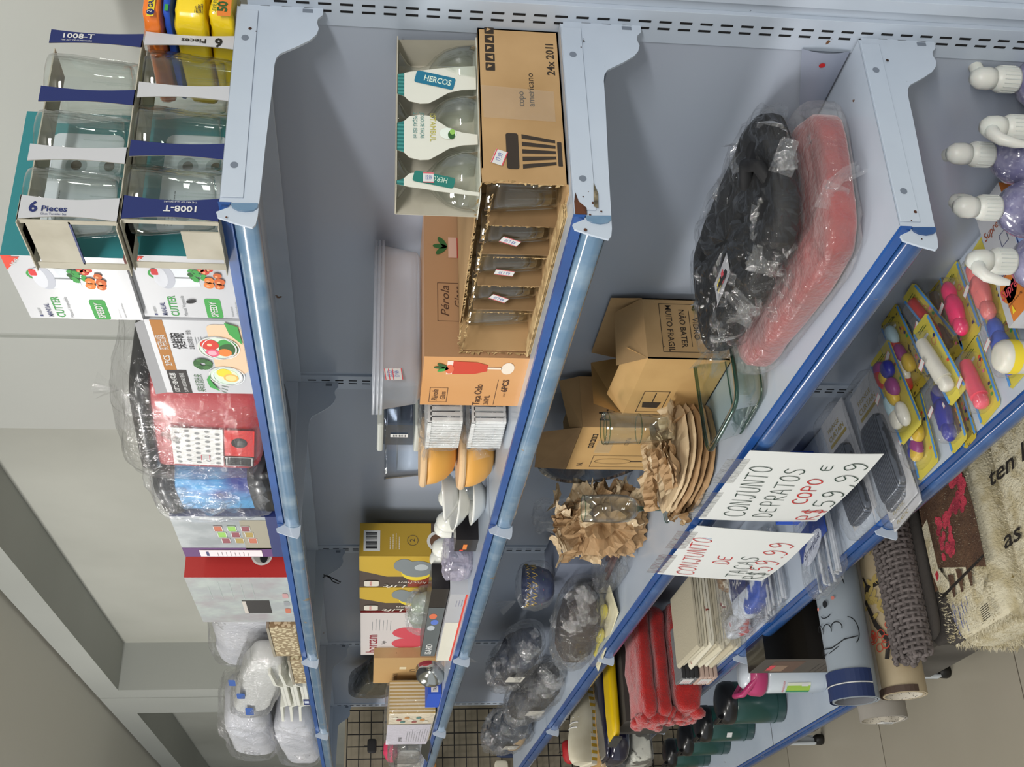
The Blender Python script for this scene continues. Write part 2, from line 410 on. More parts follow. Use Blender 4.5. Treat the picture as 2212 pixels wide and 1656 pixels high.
# bottom deck and feet
for k in range(4):
    x1, x0 = -W*k-0.004, -W*(k+1)+0.004
    s = MB(); s.box(x0, x1, -DD, -0.004, ZD-0.0015, ZD, metal); s.box(x0, x1, -DD, -DD+0.002, ZD-0.03, ZD, metal)
    s.box(x0, x1, -DD+0.002, -DD+0.02, ZD-0.03, ZD-0.0285, metal)
    so = s.build('deck', gon); r = MB(); rail(r, x0-0.003, x1+0.003, -DD, ZD, True, 0.03); r.build('price_rail', so)
footm = mat('foot_paint', 'c3c8cc', 0.5, spot=[('2c241c', 24, 0.60), ('5a4634', 40, 0.68)])
for k in range(5):
    X = -W*k
    b = MB(); b.prism([(-0.01, 0.02), (-0.01, ZD-0.004), (-DD+0.004, ZD-0.004), (-DD+0.004, 0.03), (-DD+0.022, 0.03), (-DD+0.03, 0.06), (-0.18, 0.10), (-0.06, 0.05), (-0.05, 0.02)], 'x', X-0.0015, X+0.0015, mat('base_grey', '8d9296', 0.5))
    b.box(X-0.012, X+0.012, -DD+0.002, -DD+0.008, 0.028, ZD-0.03, footm)
    b.box(X-0.012, X-0.0095, -DD+0.002, -DD+0.034, 0.028, ZD-0.03, footm)
    b.build('foot', gon, bevel=0.0006)
    g = MB(); g.lathe([(0, 0.001), (0.016, 0.001), (0.018, 0.008), (0.017, 0.022), (0.012, 0.03), (0, 0.03)], glide, c=(X, -DD+0.018, 0), seg=18); g.build('glide', gon)
# ------------------------------------------------------------------ kit shared by the goods
P_ = lambda n, c='808080', r=0.6: mat('ink_' + n, c, r)
white = P_('white', 'd2d2d0'); black = P_('black', '1a1a1c'); navy = P_('navy', '1d2a63', 0.45); green = P_('green', '3f9b48'); red = P_('red', 'd8432f')
grey = P_('grey', '8c8f92'); orange = P_('orange', 'e07f35'); dgreen = P_('dark_green', '2d5a2b'); yellow = P_('yellow', 'e8cf35'); tomato = P_('tomato', 'cc3a2c')
cream = P_('cream', 'eee7d6'); teal = mat('teal_board', '2f7f86', 0.4); brownink = P_('brown', '4a3a2c'); pink = P_('pink', 'e0708c'); blueink = P_('blue', '2450b8')
redline = P_('redline', 'cf4a55'); lgreen = P_('light_green', '8fbf5a')
whiteboard = mat('white_board', 'bdbec2', 0.35, coat=0.3)
greyboard = mat('grey_board', 'b3ae9f', 0.85, mix=('a39d8d', 20, 0.4, 0.7))
kraft = mat('kraft_board', 'b8966a', 0.85, mix=('a6855a', 9, 0.4, 0.7), spot=('7d6141', 60, 0.72))
kraftd = mat('kraft_inside', '8f7350', 0.9, mix=('7c6243', 10, 0.4, 0.7))
kraftl = mat('kraft_torn_edge', 'c7ab7c', 0.95, mix=('9d8055', 80, 0.4, 0.6), bump=(150, 0.6))
clear = G(); clear2 = G('clear_plastic', 'f8fafc', 0.08, 0.35)
filmA = film('clear_film', body=.03); filmB = film('cloudy_film', 'e8ecf2', 0.09, 0.2, 40, 0.9, 0.4)
filmC = film('bright_film', 'ffffff', 0.025, 0.05, 70, 1.0, 0.55, .045)
glint = film('glint_film', 'ffffff', .05, .04, 60, 1.0, .8, .10)
def carton(name, label, cat, x0, x1, y0, y1, z0, z1, mats, group=None, rz=0.0, body='carton', bevel=0.0008, tilt=(0, 0)):
    """closed box; mats = (front, right side, rest). returns thing and a printer for the faces"""
    c = Vector(((x0+x1)/2, (y0+y1)/2, z0)); t = thing(name, label, cat, c, (tilt[0], tilt[1], rz), group)
    a, b_, h = (x1-x0)/2, (y1-y0)/2, z1-z0; m = MB()
    v = [(-a,-b_,0),(a,-b_,0),(a,b_,0),(-a,b_,0),(-a,-b_,h),(a,-b_,h),(a,b_,h),(-a,b_,h)]
    fr, sd, rs = mats
    m.add(v, [(0,1,5,4)], fr); m.add(v, [(1,2,6,5)], sd); m.add(v, [(2,3,7,6), (3,0,4,7), (4,5,6,7), (0,3,2,1)], rs)
    o = m.build(body, t)
    def face(f='front'):
        if f == 'front': return Print((-a, -b_, 0), (1, 0, 0), (0, 0, 1)), 2*a, h
        if f == 'side': return Print((a, -b_, 0), (0, 1, 0), (0, 0, 1)), 2*b_, h
        return Print((-a, -b_, h), (1, 0, 0), (0, 1, 0)), 2*a, 2*b_
    return t, face
def bag(name, label, cat, c, d, m, part='wrapper', group=None, rot=(0, 0, 0), e=0.45, amp=0.012, sc=22, seed=1, nu=44, nv=26, inner=None, fm=None, smooth=False, ridged=True, knot=None, sheets=0):
    """crumpled film wrapper around something; inner(t) builds the contents"""
    t = thing(name, label, cat, c, rot, group)
    if inner: inner(t)
    b = MB(); b.blob((0, 0, d[2]), d, m, e=e, nu=nu, nv=nv, amp=amp, sc=sc, seed=seed, smooth=smooth, ridged=ridged)
    if knot:
        k, kd, L_ = Vector(knot[0]), Vector(knot[1]), knot[2]; r = random.Random(seed)
        for j in range(7):
            q = kd + Vector((r.uniform(-.5, .5), r.uniform(-.5, .5), r.uniform(-.5, .5)))
            s = q.cross(Vector((r.random(), r.random(), r.random()))).normalized()*L_*0.22
            b.add([k - s*0.2, k + s*0.2, k + q.normalized()*L_ + s, k + q.normalized()*L_*0.9 - s], [(0, 1, 2, 3)], m)
    r = random.Random(seed*3+1)
    for j in range(sheets):
        a = r.uniform(0, 2*pi); h = r.uniform(-.5, 1.0); k = math.sqrt(max(0, 1-h*h))**.5; n_ = Vector((cos(a)*k/d[0], sin(a)*k/d[1], h/d[2])).normalized()
        c_ = Vector((cos(a)*k*d[0], sin(a)*k*d[1], d[2]+h*d[2])) ; u_ = n_.cross(Vector((r.uniform(-1, 1), r.uniform(-1, 1), r.uniform(-1, 1))))
        crumple(b, c_, u_, n_.cross(u_), r.uniform(.03, .07), r.uniform(.02, .05), glint, seed*50+j, amp=.26, curl=-2.0, n=7)
    b.build(part, t); return t
def sticker(pr, x, y, w=0.022, h=0.012, txt='2.50', l=3, rot=0.0):
    c, s = cos(rot), sin(rot)
    R = lambda pts: [(x + a*c - b*s, y + a*s + b*c) for a, b in pts]
    pr.poly(R([(0, 0), (w, 0), (w, h), (0, h)]), white, l)
    pr.poly(R([(0, 0), (w, 0), (w, h*.09), (0, h*.09)]), redline, l+0.5); pr.poly(R([(0, h*.88), (w, h*.88), (w, h*.97), (0, h*.97)]), redline, l+0.5)
    if txt: pr.text(txt, x + (w*.2)*c - h*.3*s, y + (w*.2)*s + h*.3*c, h*.42, P_('pen', '5a6aa8'), l+1, w=w*0.6, rot=rot)

def crumple(b, c, ud, vd, su, sv, m, seed, amp=.35, curl=.8, n=9):
    """one crumpled sheet of paper: bent and folded grid, flat shaded"""
    ud = Vector(ud).normalized(); vd = Vector(vd).normalized(); nd = ud.cross(vd).normalized(); vd = nd.cross(ud); r = random.Random(seed); o = Vector((r.random()*50, r.random()*50, 3))
    def f(u, v):
        k = 1 - 2.4*abs(noise.noise(o + Vector((u*2.6, v*2.6, 0)))); k2 = noise.noise(o + Vector((u*6, v*6, 9)))
        h = (k*.7 + k2*.4)*amp*min(su, sv)
        return Vector(c) + ud*su*(u-.5) + vd*sv*(v-.5) + nd*(h + curl*su*(u-.5)**2) + ud*k2*su*.12
    b.grid(f, n, n, m, smooth=False)
# ------------------------------------------------------------------ top shelf
Z1 = ZS[0]
# --- glass tumblers in cardboard sleeves (two packs, one on the other)
def tumbler(mb, c, h=0.098, r0=0.031, r1=0.0385):
    mb.lathe([(0, 0.001), (r0*0.9, 0.001), (r0, 0.004), (r0+0.0015, 0.02), (r0+0.003, 0.045), (r0+0.0045, 0.05), (r1, h*0.78), (r1+0.0004, h-0.004), (r1-0.0006, h), (r1-0.0022, h-0.001),
              (r1-0.0025, h*0.78), (r0+0.002, 0.048), (r0, 0.02), (r0-0.003, 0.012), (0, 0.010)], clear, c=c, seg=40, flute=None)
    for k in range(14):                                            # cut facets round the lower half
        a = 2*pi*k/14; r = r0+0.0035
        mb.tube([(c[0]+(r0+0.0008)*cos(a), c[1]+(r0+0.0008)*sin(a), c[2]+0.008), (c[0]+(r+0.001)*cos(a), c[1]+(r+0.001)*sin(a), c[2]+0.047)], 0.0007, clear, seg=4)
def tumbler_pack(label, z, top):
    t = thing('tumbler_pack', label, 'glass set', (-0.065, 0, z), group=None)
    ys = (-0.088, -0.168, -0.246) if top else (-0.080, -0.160, -0.241)
    for y in ys:
        g = MB(); tumbler(g, (.008, y, 0.0015), h=.0988); g.build('tumbler', t)
    s = MB(); X = 0.046; H = 0.1005
    s.box(-X, X, -0.292, -0.045, 0, 0.0012, greyboard); s.box(-X*.5, X*.55, -0.292, -0.045, H-.001, H+0.0004, greyboard); s.box(-X, X, -0.292, -0.262, H-.001, H+0.0004, greyboard)
    
    def strip(ya, yb, m, bow=0.004):
        n = 8
        for j in range(n):
            za, zb = H*j/n, H*(j+1)/n; f = lambda q: 1 - 0.30*sin(pi*q/H)
            ca = (ya+yb)/2; wa, wb = (yb-ya)/2*f(za), (yb-ya)/2*f(zb)
            s.add([(X, ca-wa, za), (X, ca+wa, za), (X, ca+wb, zb), (X, ca-wb, zb)], [(0, 1, 2, 3)], m)
            s.add([(X-0.0008, ca-wa, za), (X-0.0008, ca+wa, za), (X-0.0008, ca+wb, zb), (X-0.0008, ca-wb, zb)], [(0, 3, 2, 1)], greyboard)
    cols = [whiteboard, whiteboard, navy, navy] if top else [navy, navy, whiteboard, whiteboard]
    strip(-0.056, -0.036, cols[3]); strip((ys[0]+ys[1])/2-0.011, (ys[0]+ys[1])/2+0.011, cols[2]); strip((ys[1]+ys[2])/2-0.011, (ys[1]+ys[2])/2+0.011, cols[1])
    strip(-0.292, -0.262, cols[0])
    # near end: torn-open frame with the grey inside of the board
    s.box(X-0.006, X, -0.293, -0.292, 0, H, greyboard); s.box(-X, -X+0.012, -0.293, -0.292, 0, H, greyboard)
    s.box(-X, X, -0.297, -0.292, H-0.001, H+0.0002, greyboard); s.box(-X, X, -0.300, -0.292, 0, 0.0012, greyboard)
    if top: s.box(-X+0.01, X-0.002, -0.2925, -0.291, H*0.5, H*0.93, greyboard); s.box(-X+0.01, X-0.002, -0.293, -0.2905, H*0.48, H*0.5, navy)
    else: s.box(-X+0.02, X-0.02, -0.2925, -0.291, 0, H*0.42, greyboard)
    s.build('cardboard_sleeve', t)
    p = Print((X+0.0002, -0.292, 0), (0, 1, 0), (0, 0, 1))
    # printing runs down the strip
    pr = Print((X+0.0002, -0.276, H*0.90), (0, 0, -1), (0, 1, 0))
    if top:
        pr.text('6', 0.000, -0.007, 0.013, navy, 2, bold=0.03); pr.text('Pieces', 0.0125, -0.006, 0.007, navy, 2, w=0.026, bold=0.02); pr.text('Glass Tumbler Set', 0.0125, -0.0105, 0.0025, navy, 2, w=0.026)
        pr2 = Print((X+0.0002, -0.046, H*0.88), (0, 0, -1), (0, 1, 0)); pr2.text('1008-T', 0, -0.002, 0.007, white, 2, w=0.036, bold=0.02); pr2.text('THE ART OF GLASSWARE', 0, -0.006, 0.002, white, 2, w=0.034); pr2.build('strip_print', t)
    else:
        pr.text('1008-T', 0.068, 0.002, 0.0075, white, 2, w=0.036, bold=0.02, flip=True); pr.text('THE ART OF GLASSWARE', 0.066, 0.008, 0.002, white, 2, w=0.034, flip=True)
        pr2 = Print((X+0.0002, -0.046, H*0.88), (0, 0, -1), (0, 1, 0)); pr2.text('Pieces', 0.056, 0.002, 0.006, black, 2, w=0.028, bold=0.02, flip=True); pr2.text('6', 0.074, 0.004, 0.013, black, 2, flip=True, bold=0.03); pr2.build('strip_print', t)
    pr.build('strip_print', t); return t
tumbler_pack('lower cardboard sleeve of clear glass tumblers on the end of the top shelf', Z1, False)
tumbler_pack('upper cardboard sleeve of clear glass tumblers reading 6 Pieces, stacked on another sleeve', Z1+0.1025, True).location.y = -0.004
# --- wipes packs behind the tumblers
def wipes(label, x0, x1, y0, y1, z0, z1, base, pr_fn, seed):
    c = ((x0+x1)/2, (y0+y1)/2, z0); t = thing('wipes_pack', label, 'wipes pack', c)
    b = MB(); b.blob((0, 0, (z1-z0)/2), ((x1-x0)/2, (y1-y0)/2, (z1-z0)/2), base, e=0.32, amp=0.0035, sc=60, seed=seed); b.build('pouch', t)
    p = Print(((x1-x0)/2+0.0012, -(y1-y0)/2, 0), (0, 1, 0), (0, 0, 1)); pr_fn(p, y1-y0, z1-z0); p.build('pouch_print', t)
wy = mat('wipes_yellow', 'f0cf18', 0.25, coat=0.6); wo = mat('wipes_orange', 'ec7a26', 0.25, coat=0.6)
def f1(p, w, h):
    p.rect(0.000, h*.30, w*0.9, h*.34, yellow, 1); p.ell(0.006, h*.47, 0.0045, 0.0045, navy, 2); p.text('2', 0.0045, h*.42, 0.005, white, 3); p.text('GRÁTIS', 0.0125, h*.38, 0.0055, navy, 2, bold=0.03)
def f2(p, w, h):
    p.lines(0.004, h*.30, 0.014, 6, 0.0016, 0.0008, brownink, 2); p.text('eu', 0.026, h*.30, 0.006, brownink, 2)
def f3(p, w, h):
    p.rect(0, h*.1, w*.7, h*.5, orange, 1); p.text('50', 0.006, h*.25, 0.011, dgreen, 2, bold=0.04); p.text('LEVE MAIS', 0.004, h*.66, 0.0045, dgreen, 2)
wipes('orange and yellow wipes pack printed GRÁTIS, topmost behind the tumblers', -0.15, 0.004, -0.036, 0.035, Z1+0.082, Z1+0.104, wo, f1, 1)
wipes('thin blue and green wipes pack lying under the orange one', -0.15, 0.003, -0.030, 0.035, Z1+0.071, Z1+0.081, blueink, lambda p, w, h: p.rect(0.004, h*.3, 0.01, h*.4, green), 5)
wipes('bright yellow wipes pack with small black print, middle of the pile', -0.15, 0.006, -0.034, 0.035, Z1+0.032, Z1+0.070, wy, f2, 2)
wipes('yellow and orange wipes pack printed 50, lowest of the pile', -0.15, 0.004, -0.030, 0.035, Z1+0.002, Z1+0.031, wy, f3, 3)
# --- manual cutter boxes
def veg(p, x, y, s):
    """printed chopper bowl over vegetables"""
    p.poly([(x-.017*s, y+.030*s), (x+.017*s, y+.030*s), (x+.014*s, y+.004*s), (x-.014*s, y+.004*s)], P_('bowl', 'dfe4ea'), 1.4)
    p.ell(x, y+.033*s, .019*s, .0085*s, P_('lid', 'b9bcc6'), 2); p.ell(x, y+.037*s, .0165*s, .006*s, P_('lid2', 'd5d7de'), 2.3)
    p.rrect(x+.004*s, y+.038*s, .010*s, .006*s, .0015*s, P_('pull', 'd2383a'), 2.6)
    p.line([(x, y+.024*s), (x, y+.010*s)], .0022*s, grey, 2)
    r = random.Random(4)
    for k in range(22): p.ell(x + r.uniform(-.004, .014)*s, y + r.uniform(-.002, .012)*s, .0034*s, .0024*s, green if k % 3 else dgreen, 3+k*.05, rot=r.random()*3, seg=7)
    for a, b_, c_, k in ((-.010, -.004, .0055, orange), (-.002, -.005, .005, orange), (-.012, -.013, .005, P_('onion', 'c9622c')), (-.004, -.014, .0055, P_('onion')), (.006, -.013, .0045, P_('onion')), (.012, -.003, .0045, tomato), (.016, -.007, .004, tomato), (.0155, .0005, .0035, tomato)):
        p.ell(x+a*s, y+b_*s, c_*s, c_*s*.85, k, 5); p.ell(x+a*s-.001*s, y+b_*s+.001*s, c_*s*.4, c_*s*.3, P_('shine', 'e9a070'), 5.5)
def cutter(label, x0, z0, h, y, rz):
    t, face = carton('cutter_box', label, 'box', x0, x0+0.137, y, y+0.2, z0, z0+h, (whiteboard, teal, whiteboard), rz=rz)
    p, w, h = face()
    p.poly([(w, h), (w, h-.012), (w-.019, h-.0), ], red, 1); p.poly([(w-.002, h-.006), (w-.002, h-.020), (w-.030, h), (w-.012, h)], red, 1.2); p.text('NEW', w-.0205, h-.0095, .0048, white, 2, rot=-rad(35), bold=.02)
    p.ring(w-.038, h-.030, .0115, .0026, green, 1); p.ell(w-.038, h-.030, .0045, .005, P_('lime', 'a6cf9c'), 1)
    p.text('INBODI', .010, h-.016, .0035, grey, 1, w=.014); p.rect(.004, h-.016, .004, .0035, navy, 1)
    p.text('MANUAL', .004, h-.028, .0062, navy, 1, w=.031, bold=.01); p.text('CUTTER', .003, h-.042, .0098, green, 1, w=.048, bold=.015); p.text('Manual Vegetable', .003, h-.052, .0048, grey, 1, w=.048)
    p.rrect(.000, h-.094, .046, .019, .004, green, 1); p.text('SPEEDY', .004, h-.0885, .0085, white, 2, w=.036, bold=.02)
    p.text('Slice and food', .004, h-.107, .0028, grey, 1, w=.024); p.text('quickly and efficiently', .004, h-.113, .0028, grey, 1, w=.036)
    veg(p, w-.058, h-.090, 1.15) if False else veg(p, w-.045, h-.080, 1.3)
    if 'lower' in label: p.ell(.040, h-.060, .004, .0065, black, 4, rot=.4)
    p.build('front_print', t)
    p, w, h = face('side'); p.rrect(w*.15, h*.12, w*.7, h*.62, .01, P_('teal_card', 'd9dde6'), 1)
    for a, b_ in ((.3, .5), (.62, .5), (.3, .22), (.62, .22)): p.ell(w*a, h*b_, .013, .012, P_('bowlgrey', 'a7aeb4'), 2); p.ell(w*a, h*b_, .007, .006, brownink, 3)
    p.lines(w*.2, h*.66, .05, 3, .004, .0012, grey, 2); p.build('side_print', t); return t
cutter('lower white box reading MANUAL CUTTER with a dark round sticker', -0.258, Z1, 0.1155, -0.270, 0)
cutter('upper white and teal box reading MANUAL CUTTER, stacked highest', -0.252, Z1+0.1158, 0.131, -0.279, 0)
# --- bowl set box
t, face = carton('bowl_set_box', 'white box with photographs of glass bowls of fruit, reading 2PCS KITCHEN', 'box', -0.462, -0.262, -0.272, -0.10, Z1, Z1+0.118, (whiteboard,)*3)
p, w, h = face()
brn = P_('ochre', 'a9702f'); blk = P_('softblack', '2a2422'); wood = P_('board', 'e3c3a2'); 
p.rect(w*.34, h-.022, w*.66, .0155, brn, 1); p.rect(0, h-.034, w*.34, .026, blk, 1)
p.text('2PCS', w*.40, h-.018, .0085, white, 2, w=.030, bold=.01); p.text('实用出具', w*.62, h-.019, .010, white, 2, w=.040)
p.text('KITCHEN/实惠', .004, h-.018, .0065, white, 2, w=.056, bold=.015); p.text('SUPPLIES SERIES/厨具', .004, h-.029, .005, white, 2, w=.056)
p.text('保鲜碗', w*.63, h-.042, .014, black, 1, w=.042, bold=.01); p.text('温馨品质理念：绿色', w*.63, h-.052, .005, black, 1, w=.050); p.lines(w*.63, h-.057, .044, 3, .0035, .001, grey, 1)
p.text('美味道调出来', .004, h-.052, .0095, dgreen, 1, w=.052)
p.rrect(w*.30, .003, w*.66, .042, .01, wood, 1)
def bowl(x, y, a, fill, fills):
    p.ell(x, y, a*1.05, a*.86, P_('bowlrim', 'e6ecee'), 2); p.ell(x, y+a*.05, a*.97, a*.77, P_('bowlin', 'cfe0cf'), 2.3)
    for i, (dx, dy, r_, c_) in enumerate(fills): p.ell(x+dx*a, y+dy*a, r_*a, r_*a*.85, c_, 3+i*.2)
    p.ring(x, y, a*1.05, a*.07, white, 5, b=a*.86); p.ring(x, y-a*.16, a*1.0, a*.04, P_('bowlrim'), 5, b=a*.82)
bowl(w*.66, .037, .029, None, ((.3, -.45, .5, green), (-.1, -.5, .5, dgreen), (-.4, -.3, .35, orange), (.3, .3, .48, tomato), (.3, .3, .12, P_('pale', 'f3c9a0')), (-.45, .25, .36, P_('dragon', 'd95a78')), (-.45, .25, .22, P_('dragon2', 'f0a9b6'))))
for k in range(14): p.ell(w*.44 + cos(k*2.4)*.010, .060 + sin(k*2.4)*.008, .006, .005, dgreen if k % 2 else P_('broc', '3f6f3a'), 4+k*.1, seg=8)
bowl(w*.27, .034, .026, None, ((.1, -.1, .6, P_('mel', 'dbe3c0')), (.35, .05, .45, yellow), (-.2, -.25, .45, P_('orslice', 'e3b35a')), (-.2, -.25, .33, P_('orslice2', 'efd28c'))))
p.poly([(.010, .045), (.022, .058), (.045, .060), (.060, .054), (.042, .055), (.024, .050)], green, 6); p.poly([(w*.72, .004), (w*.95, .006), (w, .022), (w*.85, .018)], green, 6)
for k in range(5): p.line([(.008+k*.008, .044-k*.001), (.002+k*.009, .038-k*.002)], .0012, dgreen, 2)
p.build('front_print', t)
fl = MB(); fl.add([(-.10, -.086, .118), (.10, -.086, .118), (.10, -.092, .128), (-.09, -.094, .131)], [(0, 1, 2, 3), (3, 2, 1, 0)], whiteboard)
fl.build('lid_flap', t)
# --- lunch boxes in plastic bags
redcase = mat('red_case', 'a8262c', 0.4, coat=0.2); blackp = mat('black_plastic', '141416', 0.3, coat=0.3)
def lunch1(t):
    b = MB(); b.blob((0, 0, .088), (.15, .10, .088), redcase, e=.28, e2=.22, nu=40, nv=14); b.build('case', t)
    b = MB(); b.blob((0, 0, .172), (.158, .108, .016), blackp, e=.3, nu=40, nv=8)
    for z in (.150, .136): b.lathe([(.150, z-.004), (.155, z), (.150, z+.004)], redcase, seg=40, sx=1.0, sy=.66)
    b.build('lid', t)
    p = Print((-.12, -.1025, 0.010), (1, 0, 0), (0, 0, 1)); p.rect(.02, .050, .135, .075, P_('card', 'e9e9e6'), 2)
    r = random.Random(3)
    for i in range(7):
        for j in range(5): p.ell(.030+i*.018+(j % 2)*.008, .058+j*.0145, .0045, .004, P_('cardgrey', '8d8f90'), 3, seg=8)
    p.rect(.060, .004, .095, .044, P_('cardred', 'd42a26'), 2); p.rect(.02, .004, .038, .044, black, 2); p.frame(.022, .006, .034, .040, .0015, white, 3)
    p.ell(.11, .026, .018, .012, black, 3); sticker(p, .04, .070, .02, .014, '', 4); p.build('card_insert', t)
bag('lunch_box', 'red lunch box with black lid in a clear plastic bag', 'lunch box', (-0.625, -0.168, Z1), (.168, .118, .108), filmA, inner=lunch1, rot=(0, rad(5), 0), amp=.007, sc=16, seed=3, e=.35, knot=((.02, -.04, .214), (.1, -.1, .9), .04), nu=56, nv=34, sheets=14)
def lunch2(t):
    b = MB(); b.blob((0, 0, .095), (.070, .10, .095), mat('blue_case', '4aa0d8', 0.4, mix=('1a2f86', 9, .45, .6)), e=.35, e2=.3); b.build('case', t)
    b = MB(); b.blob((0, 0, .175), (.076, .106, .020), blackp, e=.3, nu=30, nv=8); b.blob((0, 0, .015), (.074, .104, .03), blackp, e=.3, nu=30, nv=8); b.build('lid', t)
bag('lunch_box', 'blue and black lunch box in a wrinkled plastic bag beside the red one', 'lunch box', (-0.875, -0.166, Z1), (.088, .118, .106), filmB, inner=lunch2, amp=.010, sc=18, seed=9, e=.4, rot=(0, rad(-2), 0), nu=56, nv=34, sheets=22)
# --- navy container box, red pan box
foil = mat('silver_card', 'c2c8cb', 0.22, metal=0.5, mix=('dfe4e7', 22, .4, .7), bump=(16, .25))
t, face = carton('container_set_box', 'navy and silver box picturing food containers, with a white label strip', 'box', -1.170, -0.955, -0.268, -0.02, Z1, Z1+.186, (foil, navy, navy))
p, w, h = face(); pu = P_('purple', '5a2f6a')
p.rect(0, 0, w, h*.12, navy, 1); p.rect(0, h*.12, .05, h*.88, pu, 1); p.rect(w*.2, h*.12, w*.72, h*.25, P_('bench', '9a9482'), 1)
for i in range(3):
    for j in range(3): p.rrect(w*.36+i*.032, h*(.24+j*.13)+i*.004, .028, .016, .004, [P_('f1', 'b9694e'), P_('f2', 'a38d4e'), P_('f3', '8b4a52'), lgreen][(i+j) % 4], 2); p.frame(w*.36+i*.032, h*(.24+j*.13)+i*.004, .028, .016, .0012, white, 3)
p.rect(.004, h*.22, .036, h*.62, P_('tagpink', 'ecd9dc'), 4); p.rect(.008, h*.75, .024, .005, navy, 5); p.lines(.008, h*.66, .026, 8, .008, .0012, grey, 5)
p.build('front_print', t)
redc = mat('red_carton', 'b5302c', .4, coat=.2, spot=('6a1f1d', 80, .7))
pearl = mat('pearl_card', 'd4dadb', .2, metal=.35, coat=.5, mix=[('e3ece8', 26, .4, .65), ('cfc7cb', 11, .5, .7)], bump=(26, .35))
t, face = carton('pan_box', 'tall red box with a shiny pale front and a square window, printed TECHFLON', 'box', -1.625, -1.300, -0.268, 0.0-.003, Z1, Z1+.206, (pearl, redc, redc))
p, w, h = face('side'); p.ell(.045, h*.27, .020, .021, P_('ringw', 'd9d3cd'), 1); p.ell(.045, h*.27, .016, .017, P_('ringg', 'a8a49c'), 2); p.ell(.042, h*.25, .012, .008, black, 3)
p.poly([(.055, h*.78), (.105, h*.78), (.112, h*.84), (.105, h*.92), (.055, h*.92), (.048, h*.85)], P_('crest', 'd9662e'), 1); p.rect(.045, h*.82, .07, .014, black, 2); p.text('TECHFLON', .048, h*.83, .007, white, 3, w=.062, bold=.02)
p.poly([(.07, h*.60), (.15, h*.62), (.16, h*.5), (.12, h*.40), (.09, h*.42)], black, 2); p.build('side_print', t)
p, w, h = face(); p.rect(w*.22, h*.24, .095, .058, P_('windowdark', '17110d'), 1); p.rect(w*.22, h*.24+.050, .09, .008, P_('windowlip', 'bfb8b0'), 2)
for i in range(3): p.rrect(w*.22+i*.055, .008, .034, .012, .004, [P_('f1'), grey, P_('f4', 'b98f8f')][i], 2)
p.lines(w*.55, h*.8, .12, 5, .022, .0015, P_('faint', 'aab3b0'), 1); p.build('front_print', t)
# --- white trays, patterned organisers, pillows
patm = mat('pattern_board', 'c9bc9a', .6, voro=('8a7757', 95, .42)); trim = mat('organiser_rim', '8d8676', .6)
for i, (x, z, hh, lab) in enumerate(((-1.80, Z1+.004, .062, 'beige patterned organiser box with dark rim beside the pan box'), (-2.10, Z1, .035, 'low beige patterned organiser box under the white trays'))):
    t = thing('organiser_box', lab, 'box', (x, -.19, z)); b = MB(); b.box(-.13, .13, -.08, .08, 0, hh, patm); b.build('body', t, bevel=.002)
    b = MB(); b.box(-.132, .132, -.082, .082, hh-.001, hh+.005, trim); b.build('rim', t)
whitep = mat('white_plastic', 'dcdcd2', .35, coat=.2)
proto = None
for i in range(3):
    if proto is None:
        proto = thing('plastic_tray', '', 'tray', (0, 0, 0), group='white trays stacked on the top shelf')
        b = MB(); b.prism([(-.34, .034), (-.34, .041), (-.13, .034), (-.11, .018), (.13, .018), (.15, .034), (.28, .040), (.28, .033), (.15, .026), (.13, .010), (-.11, .010), (-.13, .026)], 'y', -.08, .10, whitep)
        b.box(-.11, .13, -.08, .10, 0.0, .012, whitep); b.build('tray_body', proto, bevel=.0015); o = proto
    else: o = copy_tree(proto)
    o.location = (-2.40, -.19, Z1+.058-i*.0265); o['label'] = ['topmost white plastic tray of the stack of three', 'middle white plastic tray of the stack of three', 'lowest white plastic tray of the stack, with a square blue label'][i]
p = Print((-.30, -.0805, 0), (1, 0, 0), (0, 0, 1)); p.rect(0.20, -.002, .075, .018, navy, 1); p.rect(.225, .001, .03, .012, P_('bear', 'b8c0d0'), 2); p.build('label_print', o)
b = MB(); b.box(-.33, .27, -.079, .09, -.0, .010, whitep)
pil = mat('white_fabric', 'c2c3c8', .8, mix=('aeb0b8', 7, .4, .7)); pil2 = mat('foam_white', 'cbccca', .7)
def pinner(m, d, seed, e=.55):
    def f(t):
        b = MB(); b.blob((0, 0, d[2]), d, m, e=e, amp=.012, sc=9, seed=seed); b.build('filling', t)
    return f
bag('wrapped_pillow', 'large white pillow in clear plastic standing on the top shelf behind the trays', 'pillow', (-2.22, -.085, Z1+.05), (.42, .075, .112), filmA, inner=pinner(pil, (.41, .068, .104), 2), seed=4, amp=.009, sc=12, e=.55, rot=(0, rad(6), 0), sheets=8)
def wpack(t):
    b = MB(); b.blob((0, 0, .06), (.33, .045, .052), pil2, amp=.01, sc=12, seed=6); b.build('filling', t)
    p = Print((-.25, -.054, .02), (1, 0, .1), (0, 0, 1)); bl = P_('packblue', '1d4f9c')
    p.rrect(.02, .03, .10, .024, .005, bl, 1); p.rrect(.24, .05, .07, .022, .005, bl, 1); p.rrect(.40, .07, .07, .018, .005, bl, 1); p.build('pack_print', t)
bag('foam_pack', 'white foam pack in clear wrap with small blue labels, above the trays', 'pack', (-2.42, -.215, Z1+.088), (.36, .055, .062), filmC, inner=wpack, seed=8, amp=.010, sc=16, rot=(0, rad(9), 0))
bag('wrapped_pillow', 'shiny plastic-wrapped white pillow leaning at the far left end, upper one', 'pillow', (-3.15, -.17, Z1+.15), (.34, .11, .085), filmC, inner=pinner(pil, (.33, .10, .078), 5), seed=12, amp=.012, sc=14, ridged=True, sheets=16)
